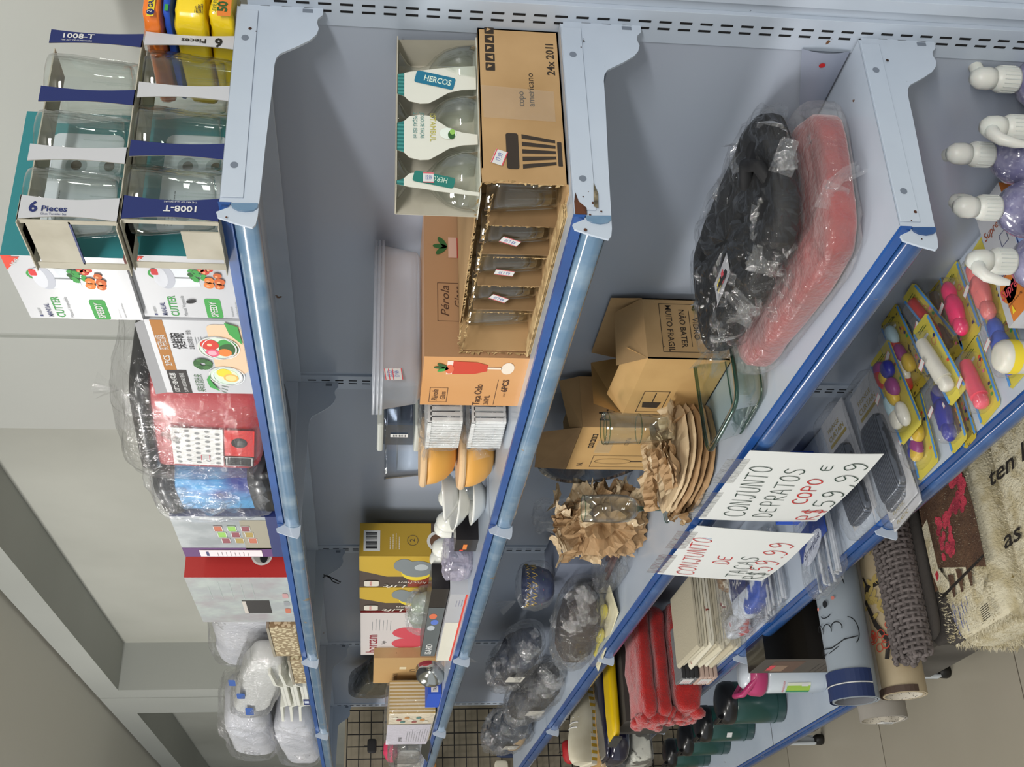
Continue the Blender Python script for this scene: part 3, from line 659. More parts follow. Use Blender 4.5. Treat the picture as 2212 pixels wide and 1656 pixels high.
bag('wrapped_pillow', 'shiny plastic-wrapped white pillow at the far left end, lower one by the rail', 'pillow', (-3.22, -.19, Z1), (.36, .10, .078), filmC, inner=pinner(pil, (.35, .09, .071), 7), seed=13, amp=.012, sc=14, sheets=16)
# ------------------------------------------------------------------ second shelf
Z2 = ZS[1]
def torn(mb, pts, r, amp, m, w=0.004, n=40, axis=1):
    """ragged torn board edge following pts"""
    rr = random.Random(r); P = [Vector(p) for p in pts]
    for a, b_ in zip(P, P[1:]):
        k = max(2, int((b_-a).length/0.004))
        for i in range(k):
            p, q = a.lerp(b_, i/k), a.lerp(b_, (i+1)/k)
            o1 = Vector((rr.uniform(-1, 1), rr.uniform(-1, 1), rr.uniform(-1, 1)))*amp; o2 = Vector((rr.uniform(-1, 1), rr.uniform(-1, 1), rr.uniform(-1, 1)))*amp
            mb.add([p, q, q+o1+Vector((0, -w*rr.random(), w*rr.random())), p+o2+Vector((0, -w*rr.random(), w*rr.random()))], [(0, 1, 2, 3)], m)
# americano glass box
t = thing('glass_carton', 'open brown carton of plain glasses printed copo americano, front torn away', 'box', (-0.195, -0.12, Z2))
x0, x1, y0, y1, H = -.172, .175, -.118, .117, .096
b = MB()
b.box(x1-.002, x1, y0+.012, y1, 0, H, kraft); b.box(x0, x1, y1-.002, y1, 0, H, kraft); b.box(x0, x0+.002, y0-.01, y1, 0, H, kraft)
b.box(x0, x1, y0, y1, 0, .002, kraft); b.box(x0, x1, y0+.03, y1, H-.0015, H, kraft)
for k in range(3): b.box(x0+.004, x1-.02, y0-.016-.002*k, y0+.0, .0+.0022*k, .0016+.0022*k, kraftl)
torn(b, [(x1, y0+.012, 0), (x1, y0+.010, H*.4), (x1, y0+.016, H*.7), (x1, y0+.010, H)], 3, .002, kraftl, .004)
torn(b, [(x1, y0+.012, H), (x0, y0-.006, H)], 4, .0018, kraftl, .004); torn(b, [(x1, y0-.004, H-.012), (x0, y0-.012, H-.004)], 7, .002, kraftl, .004)
torn(b, [(x1, y0-.012, .003), (x0, y0-.016, .003)], 5, .0015, kraftl, .003); torn(b, [(x0, y0-.012, 0), (x0, y0-.012, H)], 6, .002, kraftl, .004)
b.build('carton', t)
cells = [x1-.006-k*.0655 for k in range(6)]
d = MB()
for k, cx in enumerate(cells[1:5]): d.box(cx-.001, cx+.001, y0+.004+(.004 if k % 2 else 0), y1-.01, .002, H-.012, kraftd); torn(d, [(cx, y0+.004, .004), (cx, y0+.004, H-.013)], k, .0012, kraftl, .0015)
d.box(x0+.003, x1-.003, y0+.078, y0+.080, .002, H-.01, kraftd); d.build('divider', t)
r = random.Random(2)
ag = None
for k in range(5):
    cx = (cells[k]+cells[k+1])/2
    g = MB(); g.lathe([(0, .002), (.022, .002), (.0235, .005), (.0255, .03), (.0285, .060), (.0285, .0615), (.0300, .085), (.0292, .0855), (.0275, .062), (.0245, .03), (.0218, .010), (0, .009)], clear, c=(0, 0, 0), seg=36, flute=None)
    for q in range(16): a = 2*pi*q/16; g.tube([(.0242*cos(a), .0242*sin(a), .006), (.0288*cos(a), .0288*sin(a), .060)], .0006, clear, seg=4)
    gt = thing('glass_tumbler', ['nearest plain glass in the open americano carton, without a price sticker', 'second glass from the bracket in the open carton, with a tilted price sticker', 'third glass from the bracket, middle of the row of five in the open carton', 'fourth glass from the bracket in the open carton, beside the last one', 'last glass of the row in the open carton, next to the orange box'][k], 'glass', (-0.195+cx, -0.12+y0+.036, Z2+.004), (0, 0, 0), 'glasses in the open carton')
    g.build('glass_wall', gt)
    if k in (1, 2, 3):
        p = Print((.012, -.0287, .040), (.25, -.05, 1), (-1, 0, .1)); 
        p = Print((-.013, -.0288, .036), (1, .0, .0), (0, 0, 1)); sticker(p, .010, .000, .024, .012, 'R$ 2.50', 2, rot=rad(65 if k == 1 else 80 if k == 2 else 62)); p.build('price_sticker', gt)
p = Print((x1+.0002, y0+.012, 0), (0, 1, 0), (0, 0, 1)); ink = P_('boxink', '33291f')
p.text('copo', .107, .045, .008, ink, 1, w=.022); p.text('americano', .107, .033, .008, ink, 1, w=.050); p.text('24x 201l', .155, .007, .0095, ink, 1, w=.048, bold=.02)
for i in range(5): p.rrect(.158+.014*i, .077, .012, .011, .001, ink, 1); p.poly([(.161+.014*i, .079), (.167+.014*i, .079), (.164+.014*i, .086)] if i % 2 else [(.161+.014*i, .086), (.167+.014*i, .085), (.165+.014*i, .080)], kraft, 2)
p.rrect(.018, .054, .050, .014, .003, ink, 1)
for i in range(5): k = (i-2)*.0105; p.poly([(.043+k-.003, .050), (.043+k+.003, .050), (.043+k*.72+.002, .012), (.043+k*.72-.002, .012)], ink, 1)
p.rrect(.024, .005, .034, .005, .001, ink, 1)
sticker(p, .021, .073, .020, .014, '17.99', 3, rot=rad(-20))
p.poly([(.086, .010), (.13, .010), (.135, .094), (.088, .092)], film('tape', 'e0d8c8', .10, .25, 30, .5, .3), 4); p.build('side_print', t)
# Perola box
orng = mat('orange_board', 'cf965c', .35, coat=.2, mix=('d8a26c', 4, .4, .7)); orngs = mat('orange_board_shade', 'a8805c', .5, coat=.1)  # orngs: same orange board, the long side's shade put into its colour
t, face = carton('goblet_box', 'orange box of Pérola goblets reading Taça Oslo 260ml, its long side coloured browner for shade', 'box', -.520, -.372, -.256, -.006, Z2, Z2+.143, (orng, orngs, orng))
p, w, h = face(); bi = P_('boxbrown', '4a2f20')
p.frame(.010, h-.038, .046, .026, .0008, bi, 1); p.text('Pérola', .014, h-.024, .009, bi, 2, w=.036, shear=.3); p.text('Glass', .018, h-.035, .008, bi, 2, w=.026, shear=.3)
p.text('Taça Oslo', .002, h-.086, .0105, bi, 2, w=.066, bold=.01); p.text('260ML', .004, h-.099, .008, bi, 2, w=.030); p.rect(.004, h-.107, .080, .0008, bi, 1); p.text('CONT:', .030, h-.121, .003, bi, 2); p.text('6PCS', .046, h-.122, .009, bi, 2, w=.038, bold=.02)
gx, gr = w-.030, P_('juice', 'c9442f')
p.poly([(gx-.019, h-.040), (gx+.019, h-.040), (gx+.017, h-.072), (gx+.009, h-.088), (gx-.009, h-.088), (gx-.017, h-.072)], gr, 2)
p.poly([(gx-.019, h-.040), (gx+.019, h-.040), (gx+.020, h-.032), (gx-.020, h-.032)], P_('ice', 'f0d8cc'), 2); p.ell(gx-.004, h-.036, .013, .006, P_('straw', 'd96a4a'), 3)
p.ell(gx+.005, h-.026, .010, .004, dgreen, 3, rot=.8); p.ell(gx-.006, h-.027, .009, .004, green, 3, rot=2.2); p.ell(gx, h-.022, .008, .0035, dgreen, 3, rot=1.5)
p.rect(gx-.0025, h-.108, .005, .020, P_('stem', 'e9dccb'), 2); p.ell(gx, h-.116, .017, .009, P_('stem'), 2); p.build('front_print', t)
p, w, h = face('side'); p.frame(.055, h-.058, .062, .040, .0009, bi, 1); p.text('Pérola', .062, h-.034, .012, bi, 2, w=.05, shear=.3); p.text('Glass', .075, h-.052, .011, bi, 2, w=.036, shear=.3)
p.rect(.158, h-.072, .034, .036, P_('juice2', 'b53a2c'), 2); p.rect(.158, h-.046, .034, .012, P_('ice2', 'c9a391'), 3)
for a in (.6, 1.5, 2.3): p.ell(.176+cos(a)*.009, h-.030+sin(a)*.008, .010, .004, dgreen, 4, rot=a)
p.build('side_print', t)
# Istambul goblet pack (upside down) on the carton
t = thing('goblet_pack', 'white and teal card pack of two upside-down goblets on top of the brown carton', 'glass set', (-.055, 0, Z2+.0965))
gob = [(0.0, .001), (.023, .001), (.023, .003), (.010, .012), (.006, .018), (.0055, .026), (.008, .034), (.019, .044), (.028, .056), (.033, .072), (.035, .090), (.0340, .0903), (.0315, .072), (.026, .057), (.018, .046), (.006, .038), (0, .037)]
H = .093; gys = (-.120, -.200)
for y in gys + (-.045,):
    g = MB(); g.lathe([(r_, H-h_) for r_, h_ in gob][::-1], clear, c=(0, y, 0), seg=36); g.build('goblet', t)
X = .024
def cut(y, side):      # outline of the card beside a goblet, from bottom to top
    return [(y+side*r_, H-h_) for r_, h_ in ((.033, .091), (.031, .074), (.026, .059), (.016, .046), (.009, .036), (.008, .026), (.011, .014), (.018, .008), (.021, .0))]
s = MB()
wh = mat('pack_white', 'd8d8cc', .5); tl = mat('pack_teal', '1f6a66', .5, stripe=('3f8a84', 60, 'Y', 0))
def card(pts_r, pts_l):
    n = len(pts_r)
    for i in range(n-1):
        a, b_, c_, d_ = pts_l[i], pts_r[i], pts_r[i+1], pts_l[i+1]
        s.add([(X, a[0], a[1]), (X, b_[0], b_[1]), (X, c_[0], c_[1]), (X, d_[0], d_[1])], [(0, 1, 2, 3)], tl if i >= n-2 else wh)
        s.add([(X-.0006, a[0], a[1]), (X-.0006, b_[0], b_[1]), (X-.0006, c_[0], c_[1]), (X-.0006, d_[0], d_[1])], [(3, 2, 1, 0)], greyboard)
zs_ = [q[1] for q in cut(0, 1)]
card(cut(gys[1], -1), [(-.238+(.010*k/8), z) for k, z in enumerate(zs_)]) if False else None
def row(yr, yl): card(yr, yl)
row(cut(gys[0], -1), cut(gys[1], 1))                                  # between the two goblets
row([(-.070+.008*k/8*0+(.018*(1-k/8)), z) for k, z in enumerate(zs_)][::1], cut(gys[0], 1))
row(cut(gys[1], -1), [(-.238+.012*(k/8), z) for k, z in enumerate(zs_)])
s.box(-X, X, -.232, -.012, H-.0005, H+.0008, greyboard); s.box(-X, X, -.236, -.008, -.0002, .0008, wh); s.box(-X-.0008, -X, -.232, -.012, 0, H, greyboard)
s.add([(X-.002, -.010, .0), (-X, -.010, .0), (-X, -.014, H), (X-.004, -.014, H)], [(0, 1, 2, 3), (3, 2, 1, 0)], greyboard)
s.build('card_sleeve', t)
p = Print((X+.0004, -.072, H*.82), (0, -.22, -1), (0, 1, -.22)); lb = P_('logoblue', '1f6f8c')
p.rrect(.004, -.008, .046, .018, .003, lb, 1); p.text('HERCOS', .014, -.003, .0085, P_('palegreen', 'cfe0cf'), 2, w=.032, bold=.02); p.build('logo', t)
p = Print((X+.0004, -.130, H*.62), (0, -1, 0), (0, 0, -1)); gd = P_('gold', 'b8b04a')
p.text('ISTAMBUL', -.004, .002, .0065, gd, 2, w=.040); p.text('JOGO DE TAÇAS', -.004, -.009, .0045, P_('tealink', '3c7f7c'), 2, w=.036); p.text('2 PEÇAS 150 ml', -.004, -.017, .0045, P_('tealink'), 2, w=.036)
p.ell(.024, .022, .008, .0095, P_('salad', 'dfe8dd'), 2); p.ell(.026, .026, .006, .004, dgreen, 3); p.ell(.022, .027, .004, .003, lgreen, 4); p.build('pack_print', t)
p = Print((X+.0004, -.216, H*.76), (0, -.20, -1), (0, 1, -.20)); p.rrect(-.004, -.006, .046, .015, .003, P_('logoteal', '24766b'), 1); p.text('HERCOS', .034, .006, .007, P_('palegreen'), 2, w=.026, flip=True); sticker(p, .008, -.006, .012, .014, '15.99', 3, rot=.2); p.build('logo', t)
# translucent tubs on the orange box
tubm = G('tub_plastic', 'c3cad6', .25, .42)
frost = film('frosted_tub', 'd3d9e4', .30, .3, 4, .1, .45)
proto = None
for i in range(3):
    if proto is None:
        proto = thing('plastic_tub', '', 'tub', (0, 0, 0), group='frosted tubs on the orange box'); b = MB()
        def ring(sx, sy, z, n=36, e=.35): 
            return [(math.copysign(abs(cos(2*pi*k/n))**e, cos(2*pi*k/n))*sx, math.copysign(abs(sin(2*pi*k/n))**e, sin(2*pi*k/n))*sy, z) for k in range(n)]
        rings = [ring(.0, .0, 0), ring(.040, .105, 0), ring(.046, .113, .006), ring(.052, .122, .058), ring(.058, .128, .058), ring(.058, .128, .054)]
        n = 36; vs = [q for R_ in rings for q in R_]
        b.add(vs, [(a*n+k, a*n+(k+1) % n, (a+1)*n+(k+1) % n, (a+1)*n+k) for a in range(len(rings)-1) for k in range(n)], frost, True)
        b.build('tub_wall', proto); o = proto
    else: o = copy_tree(proto)
    o.location = (-.494, -.142, Z2+.1435+.0055*i); o['label'] = ['lowest frosted plastic tub of the nested stack, with a price sticker on its side', 'middle frosted plastic tub nested in the stack above the orange box', 'uppermost frosted plastic tub nested in the stack above the orange box'][i]
    if i == 0:
        p = Print((.0515, -.118, .020), (0, 1, 0), (.06, 0, 1)); sticker(p, .004, .006, .018, .014, '17.99', 2, rot=rad(8)); p.build('price_sticker', o)
# grey-lidded containers, glass basin
lidm = mat('lid_grey', 'b2b5ae', .45); smoke = G('smoke_plastic', 'c9ced4', .1, .4)
t = thing('lidded_container', 'square clear container with two grey lids and a barcode, beside the frosted tubs', 'container', (-.835, -.115, Z2))
b = MB(); b.box(-.05, .05, -.05, .05, 0, .130, smoke); b.build('container_wall', t, bevel=.006); b = MB(); b.box(-.047, .047, -.047, .047, .135, .194, smoke); b.build('upper_container', t, bevel=.006)
for z in (.128, .192):
    b = MB(); b.box(-.055, .055, -.055, .055, z, z+.011, lidm); b.build('lid', t, bevel=.004)
p = Print((-.045, -.0508, .15), (0, 0, 1), (-1, 0, 0)); p = Print((-.005, -.0485, .150), (1, 0, 0), (0, 0, 1)); p.rect(0, 0, .012, .030, white, 1)
for k in range(9): p.rect(.002, .004+k*.0025, .008, .0009 if k % 2 else .0014, black, 2)
p.build('barcode_label', t)
t = thing('clear_basin', 'large round clear plastic basin standing behind the orange bowls', 'bowl', (-.965, -.100, Z2))
b = MB(); b.lathe([(0, .002), (.045, .002), (.052, .008), (.068, .06), (.078, .13), (.084, .185), (.086, .188), (.082, .182), (.076, .13), (.066, .06), (.05, .01), (0, .006)], G('basin_plastic', 'eef1f5', .12, .45), seg=44); b.build('basin_wall', t)
b = MB(); b.lathe([(0, .012), (.03, .014), (.05, .05), (.066, .13), (.068, .165), (.062, .13), (.045, .055), (0, .02)], mat('inner_bowl', 'd9dfe6', .4), seg=40); b.build('inner_bowl', t)
# dish racks in film
rack = mat('rack_white', 'e3e4e2', .4)
for i, (z, lab) in enumerate(((0, 'lower white slotted plastic basket wrapped in clear film'), (.068, 'upper white slotted plastic basket wrapped in clear film'))):
    def inner(t):
        b = MB()
        b.box(-.048, .048, -.052, .052, .004, .008, rack); b.box(-.050, .050, -.055, -.051, .052, .058, rack); b.box(-.050, .050, .051, .055, .052, .058, rack); b.box(.047, .051, -.055, .055, .052, .058, rack); b.box(-.051, -.047, -.055, .055, .052, .058, rack)
        for k in range(11):
            x = -.046+k*.0092; b.box(x-.0030, x+.0030, -.054, -.050, .004, .054, rack)
        for k in range(11):
            y = -.050+k*.0096; b.box(.047, .051, y-.0030, y+.0030, .004, .054, rack)
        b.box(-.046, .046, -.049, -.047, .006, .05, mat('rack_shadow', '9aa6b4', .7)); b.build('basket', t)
    bag('dish_basket', lab, 'basket', (-.675, -.180, Z2+z), (.060, .062, .034), filmC, inner=inner, amp=.006, sc=30, seed=20+i, e=.4, knot=((-.05, -.03, .05), (-1, -.3, -.2), .05))
# orange bowls with lids
ob = mat('orange_bowl', 'd9a04c', .45, sub=.1); ol = mat('bowl_lid', 'd8b78e', .5)
for i, (z, dx, lab) in enumerate(((0.0, -.01, 'lower orange round bowl with beige lid'), (.066, 0, 'upper orange round bowl with beige lid, standing on the lower one'))):
    t = thing('lidded_bowl', lab, 'bowl', (-.835+dx, -.190, Z2+z), (0, 0, 0), 'orange bowls with lids')
    b = MB(); b.lathe([(0, .0), (.016, .0005), (.034, .006), (.048, .018), (.057, .036), (.060, .056), (.054, .057), (.0, .05)], ob, seg=40); b.build('bowl', t)
    b = MB(); b.lathe([(0, .054), (.062, .053), (.064, .056), (.064, .060), (.060, .064), (0, .0655)], ol, seg=40, smooth=False); b.build('lid', t)
# white dishes
dishm = mat('white_ceramic', 'e4e4de', .2, coat=.5)
for i, (x, z, tl_, lab) in enumerate(((-1.02, .0, 0, 'white dish at the bottom of the tilted pile by the rail'), (-1.05, .030, .10, 'white dish in the middle of the tilted pile'), (-1.00, .052, -.12, 'white bowl on top of the tilted pile beside the orange bowls'))):
    t = thing('white_dish', lab, 'dish', (x, -.205, Z2+z), (0, tl_, 0), 'white dishes piled by the rail')
    b = MB(); b.lathe([(0, .0), (.020, .0), (.034, .010), (.046, .022), (.050, .026), (.048, .027), (.032, .014), (0, .005)], dishm, seg=36, sx=1.15); b.build('dish', t)
# shakers
capm = mat('shaker_cap', 'e2e2d8', .3, coat=.3); proto = None
spots = [(-1.03, -.185), (-1.12, -.165), (-1.20, -.185), (-1.275, -.17), (-1.36, -.185), (-1.46, -.175)]
for i, (x, y) in enumerate(spots):
    if proto is None:
        proto = thing('salt_shaker', '', 'shaker', (0, 0, 0), group='white-capped shakers in a row'); b = MB()
        b.lathe([(0, .003), (.018, .003), (.020, .006), (.020, .045), (.018, .047), (.0185, .006), (0, .006)], clear2, seg=24); b.build('shaker_body', proto)
        b = MB(); b.lathe([(.0215, .044), (.0215, .058), (.020, .066), (.014, .075), (.006, .079), (0, .0795)], capm, seg=28)
        for k in range(8): b.lathe([(0, .0), (.0010, .0)], black, c=(.008*cos(k*pi/4), .008*sin(k*pi/4), .0790), seg=6, smooth=False)
        b.build('cap', proto); o = proto
    else: o = copy_tree(proto)
    o.location = (x, y, Z2+.002); o['label'] = ['white-capped shaker nearest the orange bowls, half behind the dishes', 'second white-capped shaker counted from the orange bowls', 'third white-capped shaker counted from the orange bowls', 'fourth white-capped shaker, just before the black cord', 'fifth white-capped shaker, touching the yellow boxes', 'farthest white-capped shaker, by the glossy black box'][i]
blackb = mat('black_card', '1b1718', .35, coat=.3)
t, face = carton('tealight_box', 'small black box with an orange mark under the shaker row', 'box', -1.235, -1.165, -.235, -.13, Z2, Z2+.044, (blackb,)*3)
p, w, h = face(); p.rect(.012, .020, .03, .008, orange, 1); p.ell(.008, .030, .004, .004, red, 2); p.build('front_print', t)
bag('plastic_cups', 'bag of clear ribbed plastic cups beside the black box on the second shelf', 'cups', (-1.335, -.215, Z2), (.052, .040, .030), film('lilac_film', 'c9c0d6', .35, .2, 50, .8, .6), amp=.006, sc=40, seed=31, e=.5,
    inner=lambda t: [(lambda b: (b.lathe([(0, .002), (.022, .002), (.030, .05), (.029, .05), (.021, .004), (0, .004)], clear2, c=(0, 0, .004), seg=24), b.build('cup', t)))(MB())])
# yellow kitchen boxes and the heart box
yb = mat('mustard_board', 'c9a633', .45); yb2 = mat('mustard_side', 'b08f2c', .5); bb = mat('brown_board', '4d4038', .5); rb = mat('rust_board', '8c3a2a', .5)
for i, (xa, xb, lab) in enumerate(((-1.825, -1.590, 'mustard yellow and brown box with a cloud-shaped window, the nearer of two'), (-2.035, -1.832, 'mustard yellow and brown box with a cloud-shaped window, next to the white heart box'))):
    t, face = carton('dish_set_box', lab, 'box', xa, xb, -.125, -.045, Z2, Z2+.236, (bb, yb2, yb))
    p, w, h = face(); p.poly([(w, 0), (w, h), (w*.55, h), (w*.35, h*.72), (w*.35, h*.28), (w*.5, 0)], yb, 1)
    p.rect(0, 0, w*.4, h*.5, rb, .6); gw = P_('windowgrey', '7f8688'); 
    p.ell(w*.52, h*.42, w*.30, h*.16, yellow, 2); p.ell(w*.60, h*.42, w*.26, h*.17, gw, 3); p.ell(w*.72, h*.56, w*.20, h*.10, gw, 3.2); p.ell(w*.66, h*.38, w*.10, h*.07, P_('windowlight', 'b9c0c2'), 4)
    p.rrect(.008, h*.80, .045, .036, .008, P_('badge', 'd9d2c4'), 5); p.text('TRAMONTINA', .012, h*.87, .006, redline, 6, w=.036)
    p.text('Lift', .020, h*.50, .026, P_('badge'), 5, w=.06, shear=.2, rot=rad(88)); p.text('kitchen', .045, h*.30, .018, P_('badge'), 5, w=.07, shear=.2, rot=rad(88))
    p.ell(w*.62, h*.10, w*.28, h*.10, P_('platew', 'd8d6d0'), 4); p.ell(w*.62, h*.10, w*.22, h*.08, P_('food', '6a4a34'), 5)
    p.build('front_print', t)
    if i == 0:
        p, w, h = face('side'); p.rect(.012, h*.80, .050, .038, white, 1)
        for k in range(10): p.rect(.018+k*.004, h*.83, .0018 if k % 3 else .003, .026, black, 2)
        p.rect(0, 0, w, h*.3, bb, .7); p.ring(.038, h*.48, .013, .0012, bb, 2); p.text('2', .034, h*.46, .012, bb, 2); p.ell(.036, h*.24, .024, .024, P_('platew'), 3); p.ell(.036, h*.24, .017, .017, P_('food'), 4); p.lines(.016, h*.70, .04, 4, .007, .0012, cream, 2); p.build('side_print', t)
heartw = mat('heart_white', 'cfc8c4', .5); 
t, face = carton('heart_dish_box', 'white box with a big red heart, reading borcam', 'box', -2.500, -2.055, -.125, -.02, Z2, Z2+.234, (heartw, mat('deep_red', '7c1c22', .5), heartw))
p, w, h = face(); hr = P_('heart', 'cc4552')
pts = [(0, -1.0)] + [(16*sin(a)**3/16, (13*cos(a)-5*cos(2*a)-2*cos(3*a)-cos(4*a))/16) for a in [pi+2*pi*k/36 for k in range(37)]]
p.poly([(w*.42+.115*a, h*.34+.072*b_) for a, b_ in [(16*sin(q)**3/16, (13*cos(q)-5*cos(2*q)-2*cos(3*q)-cos(4*q))/13) for q in [2*pi*k/36 for k in range(36)]]][::-1], hr, 1)
p.text('borcam', .025, h*.80, .034, P_('borred', '8c2430'), 1, w=.20, bold=.01); p.text('Single', .12, h*.70, .012, black, 1); p.lines(.27, h*.86, .12, 6, .010, .0015, grey, 1); p.build('front_print', t)
# boxes by the rail
greyl = mat('grey_label', '5f6668', .4)
t, face = carton('iron_box', 'long glossy black box with a grey label end, lying by the rail', 'box', -2.02, -1.44, -.250, -.192, Z2+.040, Z2+.078, (blackb, blackb, blackb))
p, w, h = face(); p.rect(.0, .001, .44, h-.002, greyl, 1); p.text('ISARD', .02, .012, .016, white, 2, w=.10, bold=.02)
for k, c_ in enumerate((P_('bdg1', 'd8704a'), P_('bdg2', '5a78c8'), P_('bdg3', 'b8bfc4'))): p.ell(.37-k*.05, .024-(k % 2)*.006, .022, .009, c_, 2)
p.build('front_print', t)
t, face = carton('white_flat_box', 'long white box with a red edge under the black box by the rail', 'box', -2.02, -1.44, -.262, -.192, Z2, Z2+.038, (whiteboard, whiteboard, whiteboard))
p, w, h = face(); p.rect(0, 0, w, .004, red, 1); p.rect(0, .004, .36, h-.006, P_('ivory', 'dcd8c8'), 1); p.lines(w-.09, .020, .06, 3, .006, .0012, P_('faintgrey', '8c8ca4'), 2); p.build('front_print', t)
def gin(t):
    b = MB(); b.blob((0, 0, .055), (.13, .024, .050), mat('bag_content', '8a9288', .7, mix=('7f9a60', 9, .5, .62)), amp=.01, sc=20, seed=4); b.build('contents', t)
bag('plastic_bag', 'knotted grey plastic bag lying behind the black box', 'bag', (-1.93, -.158, Z2), (.17, .030, .058), filmB, inner=gin, seed=33, amp=.012, sc=16, e=.7, knot=((-.17, -.03, .02), (-1, -.2, -.5), .14))
# metal bowls
steel = mat('steel', 'b8bab6', .14, metal=1.0)
t = thing('metal_bowls', 'shiny stainless steel bowl lying on its side at the rail', 'bowl', (-2.30, -.225, Z2+.036), (0, rad(80), rad(-60)))
b = MB(); b.lathe([(0, .040), (.022, .038), (.036, .024), (.042, 0), (.044, -.001), (.038, .022), (.022, .034), (0, .036)], steel, seg=36)
b.build('bowl', t)
t, face = carton('brown_carton', 'plain brown cardboard carton beside the heart box', 'box', -2.74, -2.42, -.155, -.02, Z2, Z2+.195, (mat('kraft_light', 'b8935e', .8), kraft, kraft))
p, w, h = face(); p.text('BRINOX', .03, h*.62, .016, ink, 1, w=.10); p.text('12', .14, h*.3, .03, ink, 1); p.rect(.18, h*.5, .03, .02, P_('tapew', 'd9c9a4'), 1); p.build('front_print', t)
def napk(t):
    b = MB(); b.box(-.25, .25, -.05, .05, .006, .145, mat('napkins', 'd9cdb4', .8, stripe=('b89a58', 30, 'Y', 0))); b.build('napkins', t)
    p = Print((-.25, -.0515, 0), (1, 0, 0), (0, 0, 1)); p.rect(0, .01, .34, .138, P_('labelgrey', 'd3cfda'), 1); p.text('EMPIRE', .05, .096, .012, black, 2, w=.08, rot=0); p.lines(.05, .08, .22, 9, .008, .0016, grey, 2)
    for k in range(9): p.ell(.38+(k % 3)*.03, .03+k*.012, .014, .008, [P_('patw', 'e8e2d0'), P_('pato', 'c98a3a'), P_('patt', '3f7f7a'), P_('patr', 'a04038')][k % 4], 2)
    p.build('label', t)
bag('napkin_pack', 'clear-wrapped napkin pack with a pale label reading EMPIRE', 'pack', (-2.87, -.225, Z2), (.265, .058, .078), filmA, inner=napk, seed=35, amp=.004, sc=20, e=.25)
t, face = carton('blue_box', 'bright blue box with a white label, behind the metal bowl', 'box', -2.56, -2.38, -.27, -.20, Z2+.001, Z2+.040, (blueink, blueink, blueink)); p, w, h = face('side'); p.rect(.006, .010, w-.01, .02, white, 1); p.text('TRAMONTINA', .010, .014, .010, navy, 2, w=w-.02); p.build('side_print', t)
bag('glass_jar_pack', 'dark glass jar pack leaning at the far end above the napkins', 'pack', (-3.05, -.07, Z2+.10), (.16, .05, .075), film('amber_film', '4a4638', .5, .15, 20, .5, .7), inner=lambda t: (lambda b: (b.blob((0, 0, .07), (.14, .04, .065), mat('dark_jars', '2f2f2a', .2, mix=('5c5138', 12, .4, .7)), e=.4), b.build('jars', t)))(MB()), seed=36, amp=.005, sc=20, rot=(0, rad(20), 0))
bag('cup_bag', 'crinkled clear bag of plastic cups at the far end of the second shelf', 'cups', (-3.50, -.235, Z2), (.16, .04, .065), filmC, inner=lambda t: (lambda b: (b.blob((0, 0, .06), (.14, .03, .055), clear2, e=.4), b.build('cups', t)))(MB()), seed=37, amp=.012, sc=30)
t = thing('knife_blade_pack', 'wide shiny steel spatula blade sticking out over the rail', 'spatula', (-3.05, -.265, Z2+.01), (rad(35), 0, rad(8)))
b = MB(); b.box(-.22, .22, -.020, .020, 0, .002, steel); b.build('blade', t, bevel=.0006); b = MB(); b.box(.22, .36, -.008, .008, -.003, .006, blackp); b.build('handle', t, bevel=.002)

c_ = at(716, 1245, 'X', -2*W-.007)
t = thing('cord_loop', 'thin black cord loop hanging on the bracket below the top shelf', 'cord', c_); b = MB()
b.tube([(.003, -.004, .022), (.004, .002, .012), (.004, -.006, -.004), (.004, -.016, -.024), (.004, -.020, -.018), (.004, -.014, -.004), (.004, -.004, .004), (.003, .004, .020)], .0014, blackp, seg=6); b.build('cord', t)
# ------------------------------------------------------------------ third shelf
Z3 = ZS[2]
redfab = mat('red_fleece', '921a15', .95, mix=('741310', 18, .4, .7), bump=(160, .8), sheen=.4)
blackfab = mat('black_fabric', '0d0d0f', .7, mix=('1d1d1f', 12, .5, .7), bump=(20, .3))
def inner(t):
    b = MB(); b.blob((0, 0, .026), (.200, .112, .025), redfab, e=.42, amp=.005, sc=22, seed=3, nu=48, nv=20); b.build('blanket', t)
bag('folded_blanket', 'folded red blanket in clear plastic at the bracket end of the third shelf', 'blanket', (-.262, -.138, Z3), (.208, .122, .030), film('blanket_film', 'ffffff', .08, .12, 50, .9, .4), inner=inner, seed=41, amp=.005, sc=26, e=.4, nu=60, nv=26, rot=(0, 0, rad(-4)), sheets=16)
def inner(t):
    b = MB(); b.blob((0, 0, .026), (.200, .100, .023), blackfab, e=.4, amp=.006, sc=14, seed=6, nu=48, nv=20); b.build('bag_body', t)
    b = MB(); b.tube([(.17, -.02, .03), (.19, .0, .055), (.16, .02, .060), (.12, .015, .050)], .009, blackfab, seg=8); b.build('strap', t)
    p = Print((-.055, -.070, .0515), (1, .15, 0), (-.15, 1, 0)); p.rect(0, 0, .075, .035, whiteboard, 1); p.rect(.012, .012, .018, .014, yellow, 2); p.rect(.036, .010, .012, .018, redline, 2); p.build('paper_label', t)
bag('black_bag', 'shiny crinkled plastic-wrapped black bag lying on the red blanket', 'bag', (-.275, -.120, Z3+.056), (.212, .112, .027), film('crinkle_film', 'ffffff', .006, .03, 40, .7, .45, .03), inner=inner, seed=44, amp=.012, sc=26, e=.5, nu=84, nv=40, rot=(0, rad(-2), rad(-5)), knot=((-.19, -.06, .02), (-1, -.5, .1), .07), sheets=46)
b = MB(); b.mb = None
t = thing('paper_sheet', 'small glossy paper sheet curled in the back corner, marked with a red dot', 'paper', (-.045, -.014, Z3+.002))
b = MB(); b.grid(lambda u, v: (-.10+.12*u, .010-.006*sin(pi*v), .062*v*(1-.6*(1-u))), 10, 6, mat('glossy_paper', '8e95a6', .3)); b.build('sheet', t)
